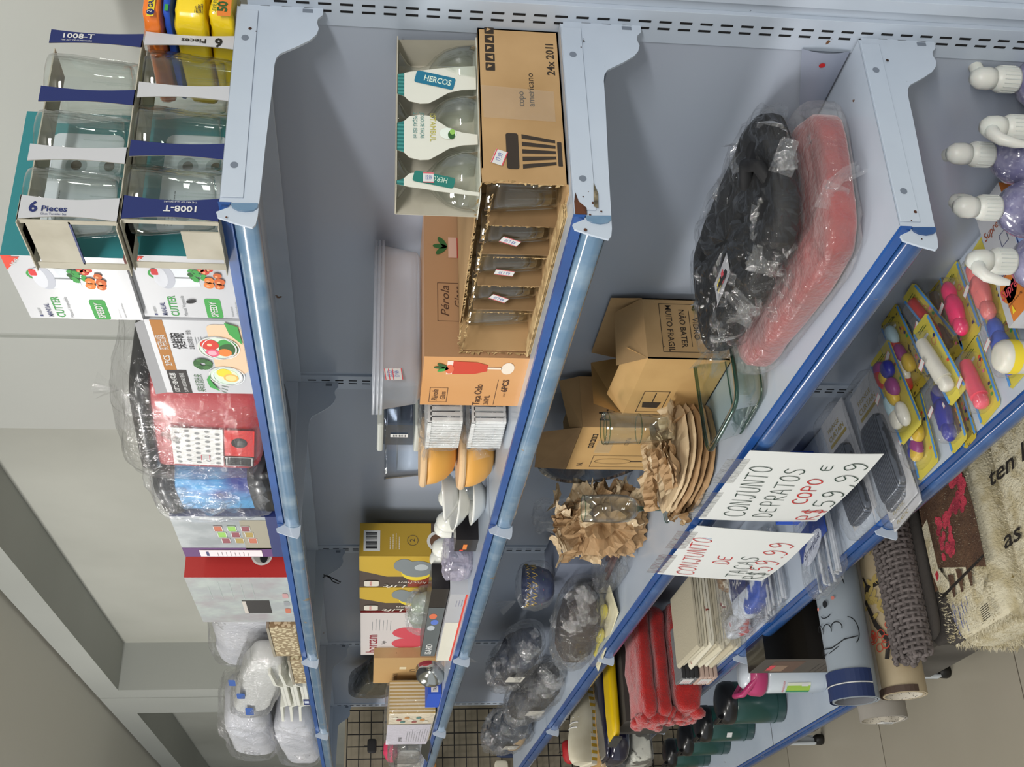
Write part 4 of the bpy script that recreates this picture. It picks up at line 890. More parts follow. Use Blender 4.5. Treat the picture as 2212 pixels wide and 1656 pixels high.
p = Print((.0, .0035, .030), (1, 0, 0), (0, 0, 1)); p.ell(0, 0, .004, .004, P_('dotred', 'b02024'), 1); p.build('red_dot', t)
# glass baking dish
gl = G('dish_glass', 'f0f8f5', .0, .42); rim = mat('dish_rim', 'c8dcd6', .05, coat=1, trans=.0); rimg = G('rim_glass', '9dbdb2', .02, .7)
t = thing('baking_dish', 'rectangular clear glass baking dish with rounded rim', 'dish', (-.542, -.155, Z3), (0, 0, rad(4)))
def rr(sx, sy, z, n=48, e=.28): return [(math.copysign(abs(cos(2*pi*k/n))**e, cos(2*pi*k/n))*sx, math.copysign(abs(sin(2*pi*k/n))**e, sin(2*pi*k/n))*sy, z) for k in range(n)]
rings = [rr(.0, .0, .004), rr(.062, .100, .004), rr(.070, .108, .010), rr(.082, .122, .052), rr(.092, .130, .054), rr(.093, .131, .057), rr(.082, .121, .057), rr(.073, .110, .014), rr(.064, .10, .008)]
n = 48; b = MB(); b.add([q for R_ in rings for q in R_], [(a*n+k, a*n+(k+1) % n, (a+1)*n+(k+1) % n, (a+1)*n+k) for a in range(len(rings)-1) for k in range(n)], gl, True); b.build('dish_wall', t)
b = MB(); b.tube(rr(.0905, .129, .0555), .0032, rimg, seg=8, closed=True); b.tube(rr(.070, .108, .010), .0014, rimg, seg=6, closed=True); b.build('rim', t)
# ATENCAO VIDRO carton
t = thing('fragile_carton', 'open brown carton stamped ATENÇÃO VIDRO NÃO BATER MUITO FRAGIL', 'box', (-.712, -.068, Z3))
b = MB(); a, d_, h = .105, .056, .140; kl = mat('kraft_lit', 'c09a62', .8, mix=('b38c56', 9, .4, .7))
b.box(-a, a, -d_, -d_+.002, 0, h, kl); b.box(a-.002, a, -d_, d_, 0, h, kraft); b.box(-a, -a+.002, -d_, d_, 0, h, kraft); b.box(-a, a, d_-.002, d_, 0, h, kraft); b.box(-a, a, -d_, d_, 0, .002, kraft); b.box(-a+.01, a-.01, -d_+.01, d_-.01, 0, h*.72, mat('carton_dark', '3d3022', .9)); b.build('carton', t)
b = MB(); b.add([(-a, d_, h), (a, d_, h), (a-.01, d_+.005, h+.05), (-a+.01, d_+.005, h+.05)], [(0, 1, 2, 3), (3, 2, 1, 0)], kraft)
b.add([(a, -d_, h), (a, d_, h), (a-.035, d_-.008, h+.04), (a-.035, -d_+.004, h+.045)], [(0, 1, 2, 3), (3, 2, 1, 0)], kraft)
b.add([(-a, -d_, h), (-a, d_, h), (-a-.0, d_-.01, h+.05), (-a+.02, -d_+.01, h+.055)], [(0, 1, 2, 3), (3, 2, 1, 0)], kl)
b.add([(-a, -d_, h), (a, -d_, h), (a-.02, -d_+.03, h+.028), (-a+.02, -d_+.03, h+.03)], [(0, 1, 2, 3), (3, 2, 1, 0)], kl); b.build('lid_flap', t)
p = Print((a+.0003, d_-.004, h*.10), (0, 0, 1), (0, -1, 0)); p = Print((a+.0003, d_, h*.98), (0, -1, 0), (0, 0, -1))
w = 2*d_
for k, (tx, wd) in enumerate((('MUITO FRAGIL', .088), ('NÃO BATER', .072), ('VIDRO', .042), ('ATENÇÃO', .062))): p.text(tx, w*.5, .034+k*.022, .010, ink, 2, w=wd, align='c', bold=.01)
for q in (((.010, .024), (w-.012, .024)), ((.010, .116), (w-.012, .116)), ((.010, .024), (.010, .116)), ((w-.012, .024), (w-.012, .116)), ((w*.2, .073), (w*.8, .073)), ((w*.2, .095), (w*.8, .095))): p.line(q, .0010, ink, 1)
p.build('stamp', t)
p = Print((-a, -d_-.0003, 0), (1, 0, 0), (0, 0, 1)); p.frame(.012, .075, .08, .045, .0012, ink, 1); p.poly([(.028, .085), (.05, .082), (.05, .115), (.03, .112)], ink, 1); p.line([(.05, .098), (.085, .098)], .002, ink, 1); p.build('glass_print', t)
# No. carton
t = thing('flute_carton', 'brown carton with a raised flap and a printed champagne flute', 'box', (-.985, -.066, Z3))
b = MB(); a, d_, h = .098, .052, .200; b.box(-a, a, -d_, d_, 0, h, kl); b.box(a-.0001, a+.0012, -d_, d_, 0, h, kraft); b.build('carton', t, bevel=.0008)
b = MB(); b.add([(a, -d_, h), (a, d_, h), (a-.02, d_+.0, h+.035), (a-.02, -d_+.01, h+.02)], [(0, 1, 2, 3), (3, 2, 1, 0)], kraft)
b.add([(a, -d_, h+.001), (-a, -d_, h+.001), (-a+.02, -d_-.005, h+.065), (a-.035, -d_+.005, h+.075)], [(0, 1, 2, 3), (3, 2, 1, 0)], kraftd); b.build('lid_flap', t)
p = Print((-a, -d_-.0003, 0), (1, 0, 0), (0, 0, 1)); p.text('N.', .02, .172, .012, ink, 2); p.frame(.015, .012, .055, .145, .0010, ink, 1)
p.ring(.043, .115, .013, .001, ink, 2, b=.036); p.line([(.043, .080), (.043, .040)], .003, ink, 2); p.line([(.030, .036), (.056, .036)], .003, ink, 2)
for i in range(5): p.frame(.105+.013*i, .165, .010, .010, .0022, ink, 1)
p.text('CONT. 6', .12, .10, .009, ink, 1, w=.03); p.rect(.085, .13, .055, .03, film('tape2', 'd8c7a0', .3, .3, 20, .3, .3), 3); p.build('front_print', t)
p = Print((a+.0014, -d_, 0), (0, 1, 0), (0, 0, 1)); p.text('N.', .012, .150, .018, ink, 2, bold=.02); p.frame(.03, .02, .09, .12, .0012, ink, 1); p.build('side_print', t)
# plates wrapped in kraft paper with the tumbler on top
kp = mat('kraft_paper', 'b0906a', .75, mix=('9a7a55', 12, .4, .7), bump=(40, .4)); kpl = mat('kraft_paper_light', 'c9b28f', .6, coat=.15)
t = thing('wrapped_plates', 'stack of plates wrapped in creased brown kraft paper, holding up a tumbler', 'plates', (-.850, -.196, Z3), (0, 0, rad(4)))
b = MB()
for i in range(5):
    b.blob((0, 0, .006+i*.0115), (.125+.004*(i % 2), .073+.004*((i+1) % 2), .0062), kp if i < 3 else kpl, e=.8, e2=.9, amp=.006, sc=30, seed=i, nu=44, nv=8, smooth=False)
b.build('paper_wrap', t)
b = MB(); r = random.Random(5)
for k in range(16):                                              # ragged folded end of the paper
    crumple(b, (-.115-r.random()*.025, r.uniform(-.055, .055), r.uniform(.008, .056)), (-1, r.uniform(-.5, .5), r.uniform(-.3, .3)), (0, 1, r.uniform(-.6, .6)), .05, .045, [kp, kpl, kraftd][k % 3], k+50, amp=.25)
for k in range(9): crumple(b, (-.09+.022*k, r.uniform(-.05, .05), .062), (1, r.uniform(-.4, .4), 0), (0, 1, 0), .075, .06, [kpl, kp][k % 2], k+90, amp=.16)
b.build('paper_edge', t)
b = MB(); b.add([(.02, .06, .03), (.10, .05, .022), (.135, .01, .07), (.05, .02, .085)], [(0, 1, 2), (0, 2, 3)], kp); b.add([(-.11, -.05, .005), (-.02, -.085, .003), (-.03, -.095, .05), (-.13, -.06, .03)], [(0, 1, 2), (0, 2, 3)], kpl); b.build('paper_flap', t)
t = thing('glass_tumbler', 'tall clear drinking glass standing on the kraft-wrapped plates', 'glass', (-.765, -.176, Z3+.0665))
b = MB(); b.lathe([(0, .001), (.022, .001), (.0235, .006), (.0262, .060), (.0282, .1205), (.0275, .1215), (.0262, .12), (.0240, .060), (.021, .012), (0, .011)], clear, seg=40)
for z_ in (.060, .115): b.lathe([(.0262+(z_-.06)*.035, z_-.001), (.0268+(z_-.06)*.035, z_), (.0262+(z_-.06)*.035, z_+.001)], rimg, seg=40)
b.lathe([(.0270, .1205), (.0284, .1213), (.0275, .1222)], rimg, seg=40); b.build('glass_wall', t)
t = thing('wine_glass', 'clear stemmed wine glass standing before the crumpled kraft paper', 'glass', (-1.095, -.195, Z3))
b = MB(); b.lathe([(0, .001), (.028, .001), (.028, .003), (.008, .006), (.0042, .012), (.004, .050), (.006, .058), (.018, .066), (.026, .080), (.0285, .105), (.0265, .168), (.0258, .168), (.0275, .105), (.025, .082), (.016, .068), (0, .062)], clear, seg=40)
b.lathe([(.0258, .1675), (.0270, .1685), (.0260, .1695)], rimg, seg=40); b.lathe([(.0045, .012), (.0042, .050), (.0065, .060)], rimg, seg=16); b.lathe([(.0275, .0008), (.0288, .002), (.0275, .0034)], rimg, seg=36); b.build('glass_wall', t)
# dark round glass platters standing behind, crumpled paper heap
smokeg = G('smoke_glass', 'c9cdd0', .03, .5)
t = thing('glass_platter', 'large round clear glass platter leaning behind the crumpled paper', 'platter', (-1.12, -.052, Z3+.128), (rad(96), 0, rad(6)))
b = MB(); b.lathe([(0, .004), (.08, .004), (.11, .010), (.124, .014), (.125, .017), (.11, .014), (.08, .008), (0, .008)], smokeg, seg=50); b.build('platter', t)
t = thing('paper_packing', 'heap of crumpled brown kraft packing paper behind the wine glass', 'packing paper', (-1.300, -.150, Z3))
b = MB(); r = random.Random(11)
b.blob((0, 0, .085), (.065, .060, .085), kp, e=.9, amp=.028, sc=26, seed=8, smooth=False, ridged=True, nu=46, nv=34)
for k in range(30):
    th = r.uniform(0, 2*pi); z = r.uniform(.015, .19); c = Vector((cos(th)*.060, sin(th)*.055, z)); dv = Vector((cos(th), sin(th), r.uniform(-.5, .9)))
    crumple(b, c, dv, (r.uniform(-1, 1), r.uniform(-1, 1), r.uniform(-1, 1)), r.uniform(.05, .08), r.uniform(.035, .06), [kp, kpl, kpl][k % 3], k, amp=.30)
b.build('crumpled_paper', t)
bag('cling_film_ball', 'small scrunched clear plastic lump beside the paper heap', 'plastic', (-1.46, -.075, Z3+.12), (.05, .03, .045), filmC, seed=49, amp=.012, sc=30)
# bowl with motif, brush in bag, egg spoons card
navyd = mat('navy_deco', '1f2c52', .35, coat=.3, mix=('2b3a63', 20, .4, .7))
def bowlin(t):
    b = MB(); b.lathe([(0, .0), (.025, .001), (.038, .012), (.047, .04), (.050, .072), (.047, .072), (.044, .04), (0, .01)], navyd, seg=32); b.build('bowl', t)
    b = MB(); gd2 = P_('goldink', 'c9a94a')
    for k in range(12):
        a = 2*pi*k/12; b.tube([(.0485*cos(a+j*.1), .0485*sin(a+j*.1), .050+.008*sin(j*2)) for j in range(5)], .0012, gd2, seg=4)
        b.tube([(.0505*cos(a+j*.09), .0505*sin(a+j*.09), .066+.004*cos(j*3)) for j in range(5)], .0012, gd2, seg=4)
        b.lathe([(0, 0), (.003, 0)], [P_('dotg', '4f9a5c'), P_('dotp', 'b0506a')][k % 2], c=(.047*cos(a), .047*sin(a), .030), seg=8)
    b.build('motif', t)
bag('painted_bowl', 'dark blue bowl with gold motif in clear film, on the third shelf', 'bowl', (-1.72, -.155, Z3+.135), (.066, .055, .045), filmA, inner=bowlin, seed=51, amp=.005, sc=30, e=.7, knot=((-.03, -.03, .09), (-.3, -.4, 1), .05))
t, face = carton('low_carton', 'grey carton under the blue bowl on the third shelf', 'box', -1.84, -1.60, -.14, -.03, Z3, Z3+.134, (mat('dull_grey', '6f7686', .6),)*3)
def bran(t):
    b = MB(); b.blob((0, 0, .052), (.23, .066, .05), mat('dark_fur', '2a201c', .8, mix=('3a2c26', 14, .5, .7), bump=(60, .7)), e=.8, amp=.006, sc=26, seed=9); b.build('slipper_body', t)
bag('fur_slippers', 'dark brown furry slippers in shiny film, beyond the kraft paper', 'slippers', (-1.86, -.215, Z3+.004), (.30, .075, .056), filmC, inner=bran, seed=52, amp=.006, sc=22, e=.7, rot=(0, rad(-4), 0), sheets=18)
t = thing('spoon_card', 'clear-topped card with yellow oval measuring spoons, lying at the rail', 'spoon set', (-1.80, -.245, Z3+.001), (rad(12), rad(-3), rad(6)))
b = MB(); b.box(-.20, .20, -.035, .035, 0, .003, mat('card_cream', 'd6cfae', .6)); b.build('card', t, bevel=.001)
ye = mat('yellow_plastic', 'cfc02c', .25, coat=.6)
for i, (x, y, hgt) in enumerate(((.10, .010, .05), (-.01, -.008, .05))):
    b = MB(); b.blob((x, y, .012), (.042, .014, .011), ye, e=1.0, nu=20, nv=12); b.tube([(x-.04, y, .010), (x-.09, y-.002, .010), (x-.13, y, .007)], [.005, .004, .007], ye, seg=8); b.build('spoon', t)
b = MB(); b.blob((0, 0, .012), (.19, .033, .014), filmA, e=.3, nu=24, nv=8, amp=.003, sc=20); b.build('blister', t)
bag('cutlery_bag', 'clear bag of dark cutlery lying at the back below the paper heap', 'cutlery', (-1.52, -.12, Z3+.002), (.12, .09, .028), filmC, inner=lambda t: (lambda b: ([b.tube([(-.10, -.05+k*.02, .02), (.10, -.04+k*.016, .025)], .005, mat('dark_handle', '4a2c2a', .4), seg=6) for k in range(6)], b.build('cutlery', t)))(MB()), seed=53, amp=.010, sc=26)
# bagged black hair brushes / socks further on
for i, (x, y, z, sx, sz, lab) in enumerate(((-2.50, -.14, .085, .28, .055, 'dark wavy bundle in clear film, upper one past the painted bowl'), (-2.70, -.20, .0, .33, .058, 'grey and black ribbed bundle in shiny film, beside the slippers'), (-3.30, -.20, .0, .26, .075, 'black and tan bundle in glossy film at the far end of the third shelf'))):
    def hin(t, sx=sx, sz=sz, i=i):
        b = MB(); b.blob((0, 0, sz), (sx*.9, .055, sz*.9), mat(['sock_navy', 'sock_grey', 'sock_dark'][i], ['171c28', '46474b', '1f2631'][i], .8, mix=(['2a3140', '1d1d1f', '3f4652'][i], 10, .45, .55)), e=.8, amp=.012, sc=16, seed=i+3); b.build('bundle', t)
        p = Print((-.03, -.066, sz*.6), (1, 0, 0), (0, 0, 1)); p.rect(0, 0, .07, .05, P_('pale_tag', 'bdbab0'), 1); p.build('paper_tag', t)
        if i == 2: b = MB(); b.blob((-.02, -.03, sz*.6), (.12, .035, sz*.35), mat('tan_toy', 'a58c68', .6), e=.8); b.build('tan_piece', t)
    bag('wrapped_bundle', lab, 'bundle', (x, y, Z3+z), (sx, .07, sz), filmC, inner=hin, seed=60+i, amp=.012, sc=18, e=.7, rot=(0, rad(5), 0), sheets=26)
# handwritten price signs hanging from the rail
STR = {'C': [[(.9, .85), (.6, 1), (.2, .8), (.1, .4), (.3, .05), (.7, 0), (.95, .15)]], 'O': [[(.5, 1), (.15, .75), (.1, .3), (.4, 0), (.8, .2), (.9, .7), (.6, 1), (.4, .95)]],
 'N': [[(.1, 0), (.15, 1), (.8, .05), (.85, 1.0)]], 'J': [[(.3, .95), (1, 1)], [(.7, 1), (.65, .2), (.4, 0), (.1, .2)]], 'U': [[(.1, 1), (.15, .2), (.45, 0), (.8, .2), (.85, 1)]],
 'T': [[(.0, .95), (1, 1)], [(.5, 1), (.48, 0)]], 'D': [[(.2, 0), (.25, 1), (.8, .8), (.9, .35), (.5, 0), (.1, .02)]], 'E': [[(.9, .95), (.3, .9), (.1, .55), (.7, .55)], [(.12, .5), (.2, .08), (.9, .1)]],
 'P': [[(.2, -.05), (.2, 1), (.75, .95), (.8, .6), (.2, .45)]], 'R': [[(.15, 0), (.2, 1), (.75, .95), (.75, .6), (.2, .5), (.9, 0)]], 'A': [[(.05, 0), (.45, 1), (.9, 0)], [(.2, .4), (.75, .42)]],
 'S': [[(.85, .9), (.4, 1), (.2, .7), (.7, .45), (.8, .15), (.4, -.02), (.1, .15)]], '$': [[(.85, .85), (.4, .95), (.2, .68), (.7, .45), (.8, .18), (.4, .05), (.1, .15)], [(.45, 1.15), (.4, -.15)], [(.62, 1.15), (.57, -.15)]],
 '5': [[(.85, 1), (.3, .97), (.2, .55), (.6, .62), (.85, .35), (.6, .02), (.1, .05)]], '9': [[(.8, .75), (.5, 1), (.2, .75), (.45, .48), (.8, .72), (.8, .3), (.5, -.05), (.25, 0)]], ',': [[(.4, .1), (.3, -.2)]], '.': [[(.4, .08), (.45, .0)]], ' ': [],
 'ç': [[(.9, .85), (.6, 1), (.2, .8), (.1, .4), (.3, .05), (.7, 0), (.95, .15)], [(.5, 0), (.6, -.15), (.4, -.25)]]}
gpen = P_('pen_green', '1f3a30'); rpen = P_('pen_red', 'c02a28')
def handwrite(p, s, x, y, h, adv, m, th=.0014, slope=0.0, seed=1):
    r = random.Random(seed)
    for ch in s:
        for st in STR[ch]:
            j = [(x + (a*.85)*adv, y + b_*h + r.uniform(-.02, .02)*h) for a, b_ in st]
            # smooth the stroke
            q = [j[0]]
            for k in range(len(j)-1):
                p0 = Vector(j[max(0, k-1)]); p1 = Vector(j[k]); p2 = Vector(j[k+1]); p3 = Vector(j[min(len(j)-1, k+2)])
                for tt in (.25, .5, .75, 1):
                    c = .5*((2*p1) + (p2-p0)*tt + (2*p0-5*p1+4*p2-p3)*tt*tt + (3*p1-p0-3*p2+p3)*tt**3); q.append((c.x, c.y))
            p.line(q, th, m, 3)
        x += adv*(.5 if ch in ',. ' else 1); y += slope*adv
def sign(label, c, lines, tl_, rot=(0, 0, 0), bend=.006, seed=1):
    t = thing('price_sign', label, 'sign', c, rot)
    b = MB(); w, h = .300, .215; f = lambda u, v: (w*u, -.0*v - bend*sin(pi*u)*v - .004*sin(2.2*v), -h*v - .004*u)
    b.grid(f, 12, 10, mat('sign_paper', 'd9dbd9', .7, bump=(14, .25, .004))); b.grid(lambda u, v: tuple(Vector(f(u, v))+Vector((0, .0006, 0))), 12, 10, mat('sign_paper')); b.build('paper', t)
    class SP(Print):
        def P(s, x, y, l=1):
            u, v = x/w, -y/h; q = f(min(1, max(0, u)), min(1, max(0, v))); return Vector((x, q[1]-.0007-.0001*l, q[2]))
    p = SP((0, 0, 0), (1, 0, 0), (0, 0, 1))
    for k, (s, x, y, hh, adv, m, th, sl) in enumerate(lines): handwrite(p, s, x, y, hh, adv, m, th, sl, seed+k)
    p.build('handwriting', t)
    p = Print((-.0, -.001, -.01), (1, 0, 0), (0, 0, 1)); fm = film('clear_tape', 'ffffff', .05, .1, 60, .8, .8)
    p.rect(.01, 0.0, .12, .035, fm, 1); p.rect(.17, -.004, .10, .038, fm, 1); p.build('tape', t); return t
sign('white handwritten sign in green and red reading CONJUNTO DE PRATOS E COPO R$ 59,99', (-.884, -.2945, Z3+.004), [
    ('CONJUNTO', .022, -.072, .036, .0285, gpen, .0019, .08), ('DE', .022, -.122, .032, .027, gpen, .0019, .05), ('PRATOS', .080, -.117, .032, .028, gpen, .0019, .05), ('E', .238, -.150, .020, .026, gpen, .0019, 0),
    ('COPO', .096, -.157, .024, .029, rpen, .0028, .05), ('R$', .010, -.207, .034, .034, rpen, .0024, .04), ('59,99', .082, -.209, .036, .044, gpen, .0021, .03)], 0)
sign('white handwritten sign in red and green reading CONJUNTO DE TAÇAS R$ 59,99', (-1.196, -.2945, Z3+.008), [
    ('CONJUNTO', .014, -.066, .034, .029, rpen, .0021, .10), ('DE', .105, -.112, .030, .027, rpen, .0022, .05), ('TA', .024, -.162, .032, .028, gpen, .0019, .05), ('ç', .084, -.160, .032, .028, gpen, .0019, .05), ('AS', .114, -.158, .032, .028, gpen, .0019, .05),
    ('R$', .012, -.206, .036, .032, gpen, .0021, .05), ('59.99', .080, -.202, .042, .040, rpen, .0023, .05)], 0, rot=(rad(-3), 0, rad(-1.5)), seed=9)
# ------------------------------------------------------------------ fourth shelf
Z4 = ZS[3]
# pump bottles
lil = mat('lilac_gel', '8a88a4', .12, coat=.8, mix=[('6c6a8c', 30, .45, .6), ('a9a8bd', 160, .58, .70)], bump=(60, .1)); pump = mat('pump_white', 'cfcfc8', .4, sub=.1)
proto = None
for i, (x, y, rz, lab) in enumerate(((-.135, -.066, 2.6, 'lilac pump bottle standing at the back by the bracket'), (-.150, -.140, 2.2, 'lilac pump bottle, middle one of the row under the bracket'), (-.150, -.222, -1.3, 'lilac pump bottle nearest the shelf front, its nozzle pointing outwards'), (-.052, -.090, -1.2, 'lilac pump bottle right of the row, nozzle turned to the front'), (-.045, -.018, 1.5, 'lilac pump bottle whose cap shows highest beside the back panel'))):
    if proto is None:
        proto = thing('pump_bottle', '', 'bottle', (0, 0, 0), group='lilac pump bottles on the fourth shelf')
        b = MB(); b.lathe([(0, .001), (.034, .001), (.038, .006), (.039, .03), (.039, .085), (.036, .105), (.026, .120), (.014, .127), (.012, .133), (0, .133)], lil, seg=32); b.build('bottle_body', proto)
        b = MB(); b.lathe([(0, .131), (.016, .131), (.0165, .134), (.0165, .156), (.014, .160), (.012, .162), (0, .162)], pump, seg=28)
        for k in range(20): a = 2*pi*k/20; b.box(.0163*cos(a)-.0006, .0163*cos(a)+.0006, .0163*sin(a)-.0006, .0163*sin(a)+.0006, .134, .154, pump)
        b.build('collar', proto)
        b = MB(); b.lathe([(0, .160), (.013, .161), (.0145, .170), (.0135, .182), (.008, .190), (0, .192)], pump, seg=24); b.tube([(0, 0, .178), (.018, 0, .182), (.030, 0, .176), (.038, 0, .160), (.040, 0, .150)], [.010, .0085, .0075, .006, .004], pump, seg=10); b.build('nozzle', proto); o = proto
    else: o = copy_tree(proto)
    o.location = (x, y, Z4); o.rotation_euler = (0, 0, rz); o['label'] = lab
# candle boxes
t, face = carton('candle_box', 'white and orange box of candles reading Velas Supreme, half behind a pump bottle', 'box', -.330, -.255, -.215, -.015, Z4, Z4+.045, (whiteboard, mat('candle_orange', 'cf7a34', .4), whiteboard), rz=rad(3))
p, w, h = face('top'); p.rect(w*.2, 0, w*.8, h*.28, P_('candleor', 'd37d35'), 1); p.ell(w*.35, h*.25, .022, .022, P_('candleor'), 1); p.text('velas', .010, h*.34, .013, navy, 2, w=.035); p.text('Supreme', .006, h*.20, .016, redline, 3, w=.066, bold=.02); p.text('contém 8 velas 19g', .014, h*.12, .004, black, 3, w=.04)
p.text('Supreme', .006, h*.72, .014, P_('rust2', '9c4a24'), 2, w=.062); p.frame(.04, h*.55, .02, .02, .001, navy, 2); p.poly([(.02, h*.05), (.024, h*.12), (.028, h*.05)], yellow, 3); p.build('top_print', t)
t, face = carton('candle_box', 'blue and white box with bold lettering DUNA, at the right edge of the picture', 'box', -.245, -.165, -.270, -.10, Z4, Z4+.050, (P_('pale_blue', '8fa6d6'), P_('pale_blue'), P_('pale_blue')), rz=rad(3))
p, w, h = face('top'); p.frame(.002, .002, w-.004, h-.004, .002, navy, 1); p.text('DUNA', .008, h*.35, .022, blueink, 2, w=.06, bold=.04); p.rect(.012, h*.06, .03, .016, white, 2); p.build('top_print', t)
t = thing('candle_jar', 'white wax jar candle with a yellow band, at the rail below the Supreme box', 'candle', (-.362, -.262+.02, Z4)); b = MB(); b.lathe([(0, .001), (.020, .001), (.024, .006), (.0245, .040), (.020, .048), (.014, .050), (0, .051)], mat('wax', 'd6d3c6', .4, sub=.2), seg=30); b.build('jar', t)
b = MB(); b.lathe([(.0248, .022), (.0248, .036)], yellow, seg=30); b.build('band', t)
def band(x0, y0, x1, y1, X):
    a = at(x0, y0, 'X', X); c = at(x1, y1, 'X', X); return (a.y+c.y)/2, (a.z+c.z)/2, abs(a.y-c.y)/2, abs(a.z-c.z)/2
# blister toys
yc = mat('toy_card', 'c6b94c', .5, spot=('6b5a2a', 160, .70)); yc2 = mat('toy_card_aged', 'b5a238', .6, spot=[('4a3c1c', 90, .60)])
bluec = P_('toyblue', '4f8fd0')
def toy(label, pix, ang, size, colr, kind, lean=0.0, old=False, seed=1, lift=0.0, name='toy_blister'):
    c = at(pix[0], pix[1], 'Z', Z4+.012+lift); w, h = size
    t = thing(name, label, 'toy', (c.x, c.y+(.012 if name == 'toy_bag' else 0), Z4+.0015+lift), (rad(lean), 0, rad(ang))); r = random.Random(seed)
    m = yc2 if old else yc
    b = MB(); b.prism([(-w/2+.006, -h/2), (w/2-.006, -h/2), (w/2, -h/2+.006), (w/2, h/2-.006), (w/2-.006, h/2), (-w/2+.006, h/2), (-w/2, h/2-.006), (-w/2, -h/2+.006)], 'z', 0, .0012, m); b.build('backing_card', t)
    p = Print((-w/2, -h/2, .0013), (1, 0, 0), (0, 1, 0))
    p.rect(0, .006, .006, h-.012, bluec, 1); p.rect(w-.006, .006, .006, h-.012, bluec, 1); p.lines(w*.25, h-.012, w*.5, 2, .004, .0014, dgreen, 2); p.rrect(w*.38, h-.030, w*.26, .005, .002, white, 2)
    for k in range(9): p.ell(r.choice([.010, w-.011])+r.uniform(-.003, .003), r.uniform(.02, h-.03), .0035, .003, [red, green, navy, pink, orange][k % 5], 3, seg=8)
    p.ring(w-.018, h-.045, .006, .001, redline, 3); p.build('card_print', t)
    cm = mat('toy_'+colr, {'pink': 'e8306a', 'salmon': 'ec7f7c', 'coral': 'e8586c', 'white': 'dcd9cc', 'navy': '2c2f8c', 'blue': '4a5fb4', 'red': 'b8302c', 'brown': '5a4428'}[colr], .35, coat=.4)
    b = MB()
    if kind == 'tube':
        b.tube([(-.004, h*.26, .012), (0, h*.1, .014), (.002, -h*.12, .014), (.004, -h*.26, .013)], [.010, .012, .013, .014], cm, seg=14); b.blob((.004, -h*.32, .013), (.011, .013, .011), cm, e=.7, nu=16, nv=10)
    elif kind == 'doll':
        b.blob((0, h*.17, .013), (.014, .022, .011), cm, e=1, nu=18, nv=12, amp=.002, sc=60); b.blob((.001, -.012, .014), (.017, .030, .012), cm, e=.9, nu=18, nv=12, amp=.003, sc=50); b.blob((.002, -h*.30, .013), (.012, .018, .011), cm, e=.9, nu=16, nv=10)
    elif kind == 'rod': b.tube([(0, h*.35, .008), (0, -h*.35, .008)], .008, cm, seg=10)
    else:
        for k in range(9): b.blob((r.uniform(-w*.25, w*.25), r.uniform(-h*.3, h*.3), .012), (r.uniform(.010, .018), r.uniform(.012, .024), .010), [mat('toy_purple', '8a2f74', .4), mat('toy_yellow', 'c9a82f', .4), mat('toy_navy', '2c2f8c'), mat('toy_skyblue', 'a9c6d0', .5), mat('toy_red', 'b8302c'), mat('toy_white', 'dcd9cc')][(k+seed) % 6], e=.8, nu=14, nv=8)
    b.build('toy_figure', t)
    b = MB(); b.blob((0, -h*.04, .010), (w*.36, h*.38, .020), filmA, e=.4, nu=28, nv=12, amp=.002, sc=40, seed=seed); b.build('blister', t)
    p = Print((-w*.20, -h*.08, .031), (1, 0, 0), (0, 1, 0)); sticker(p, 0, 0, .020, .011, '', 1, rot=rad(20)); p.build('price_sticker', t)
    return t
toy('pink horn toy on a yellow card, lying nearest the bracket end behind the salmon one', (2062, 660), 8, (.066, .140), 'pink', 'doll', seed=1)
toy('salmon toy figure on a yellow and blue card, tucked under a pump bottle', (2118, 620), 8, (.072, .150), 'salmon', 'doll', seed=2, lift=.006)
toy('blue and cream toy on a dark blue card beside the Supreme candles', (2163, 740), 6, (.058, .130), 'blue', 'doll', seed=3)
toy('coral pink baton toy on a yellow card with blue borders, near the rail', (2103, 820), 8, (.066, .130), 'coral', 'tube', seed=4)
toy('brown aged toy on a stained yellow card between the white and pink ones', (2030, 690), 6, (.050, .150), 'brown', 'rod', old=True, seed=5)
toy('red toy on a yellow card standing behind the white one', (2000, 690), 6, (.050, .130), 'red', 'rod', seed=6, lean=24, lift=.02)
toy('white whistle toy on a yellow card, lifted on the pile', (2015, 775), 5, (.060, .145), 'white', 'tube', seed=7, lift=.040, lean=12)
toy('aged brown toy card lying under the navy one', (2062, 880), 6, (.045, .130), 'brown', 'rod', old=True, seed=8)
toy('dark blue toy on a yellow card by the rail', (2038, 885), 6, (.055, .135), 'navy', 'doll', seed=9, lift=.012)
toy('purple and red toy set in a yellow bag at the back of the pile', (1945, 770), 4, (.075, .150), 'red', 'mix', old=True, seed=10, lift=.030, lean=10, name='toy_bag')
toy('colourful toy set in a yellow bag with two white stickers, on top', (1925, 860), 4, (.085, .165), 'red', 'mix', seed=11, lift=.045, lean=8, name='toy_bag')
toy('gridded white and pink toy set in a yellow bag, closest to the rail', (1978, 955), 4, (.080, .135), 'red', 'mix', seed=13, lift=.004, name='toy_bag')
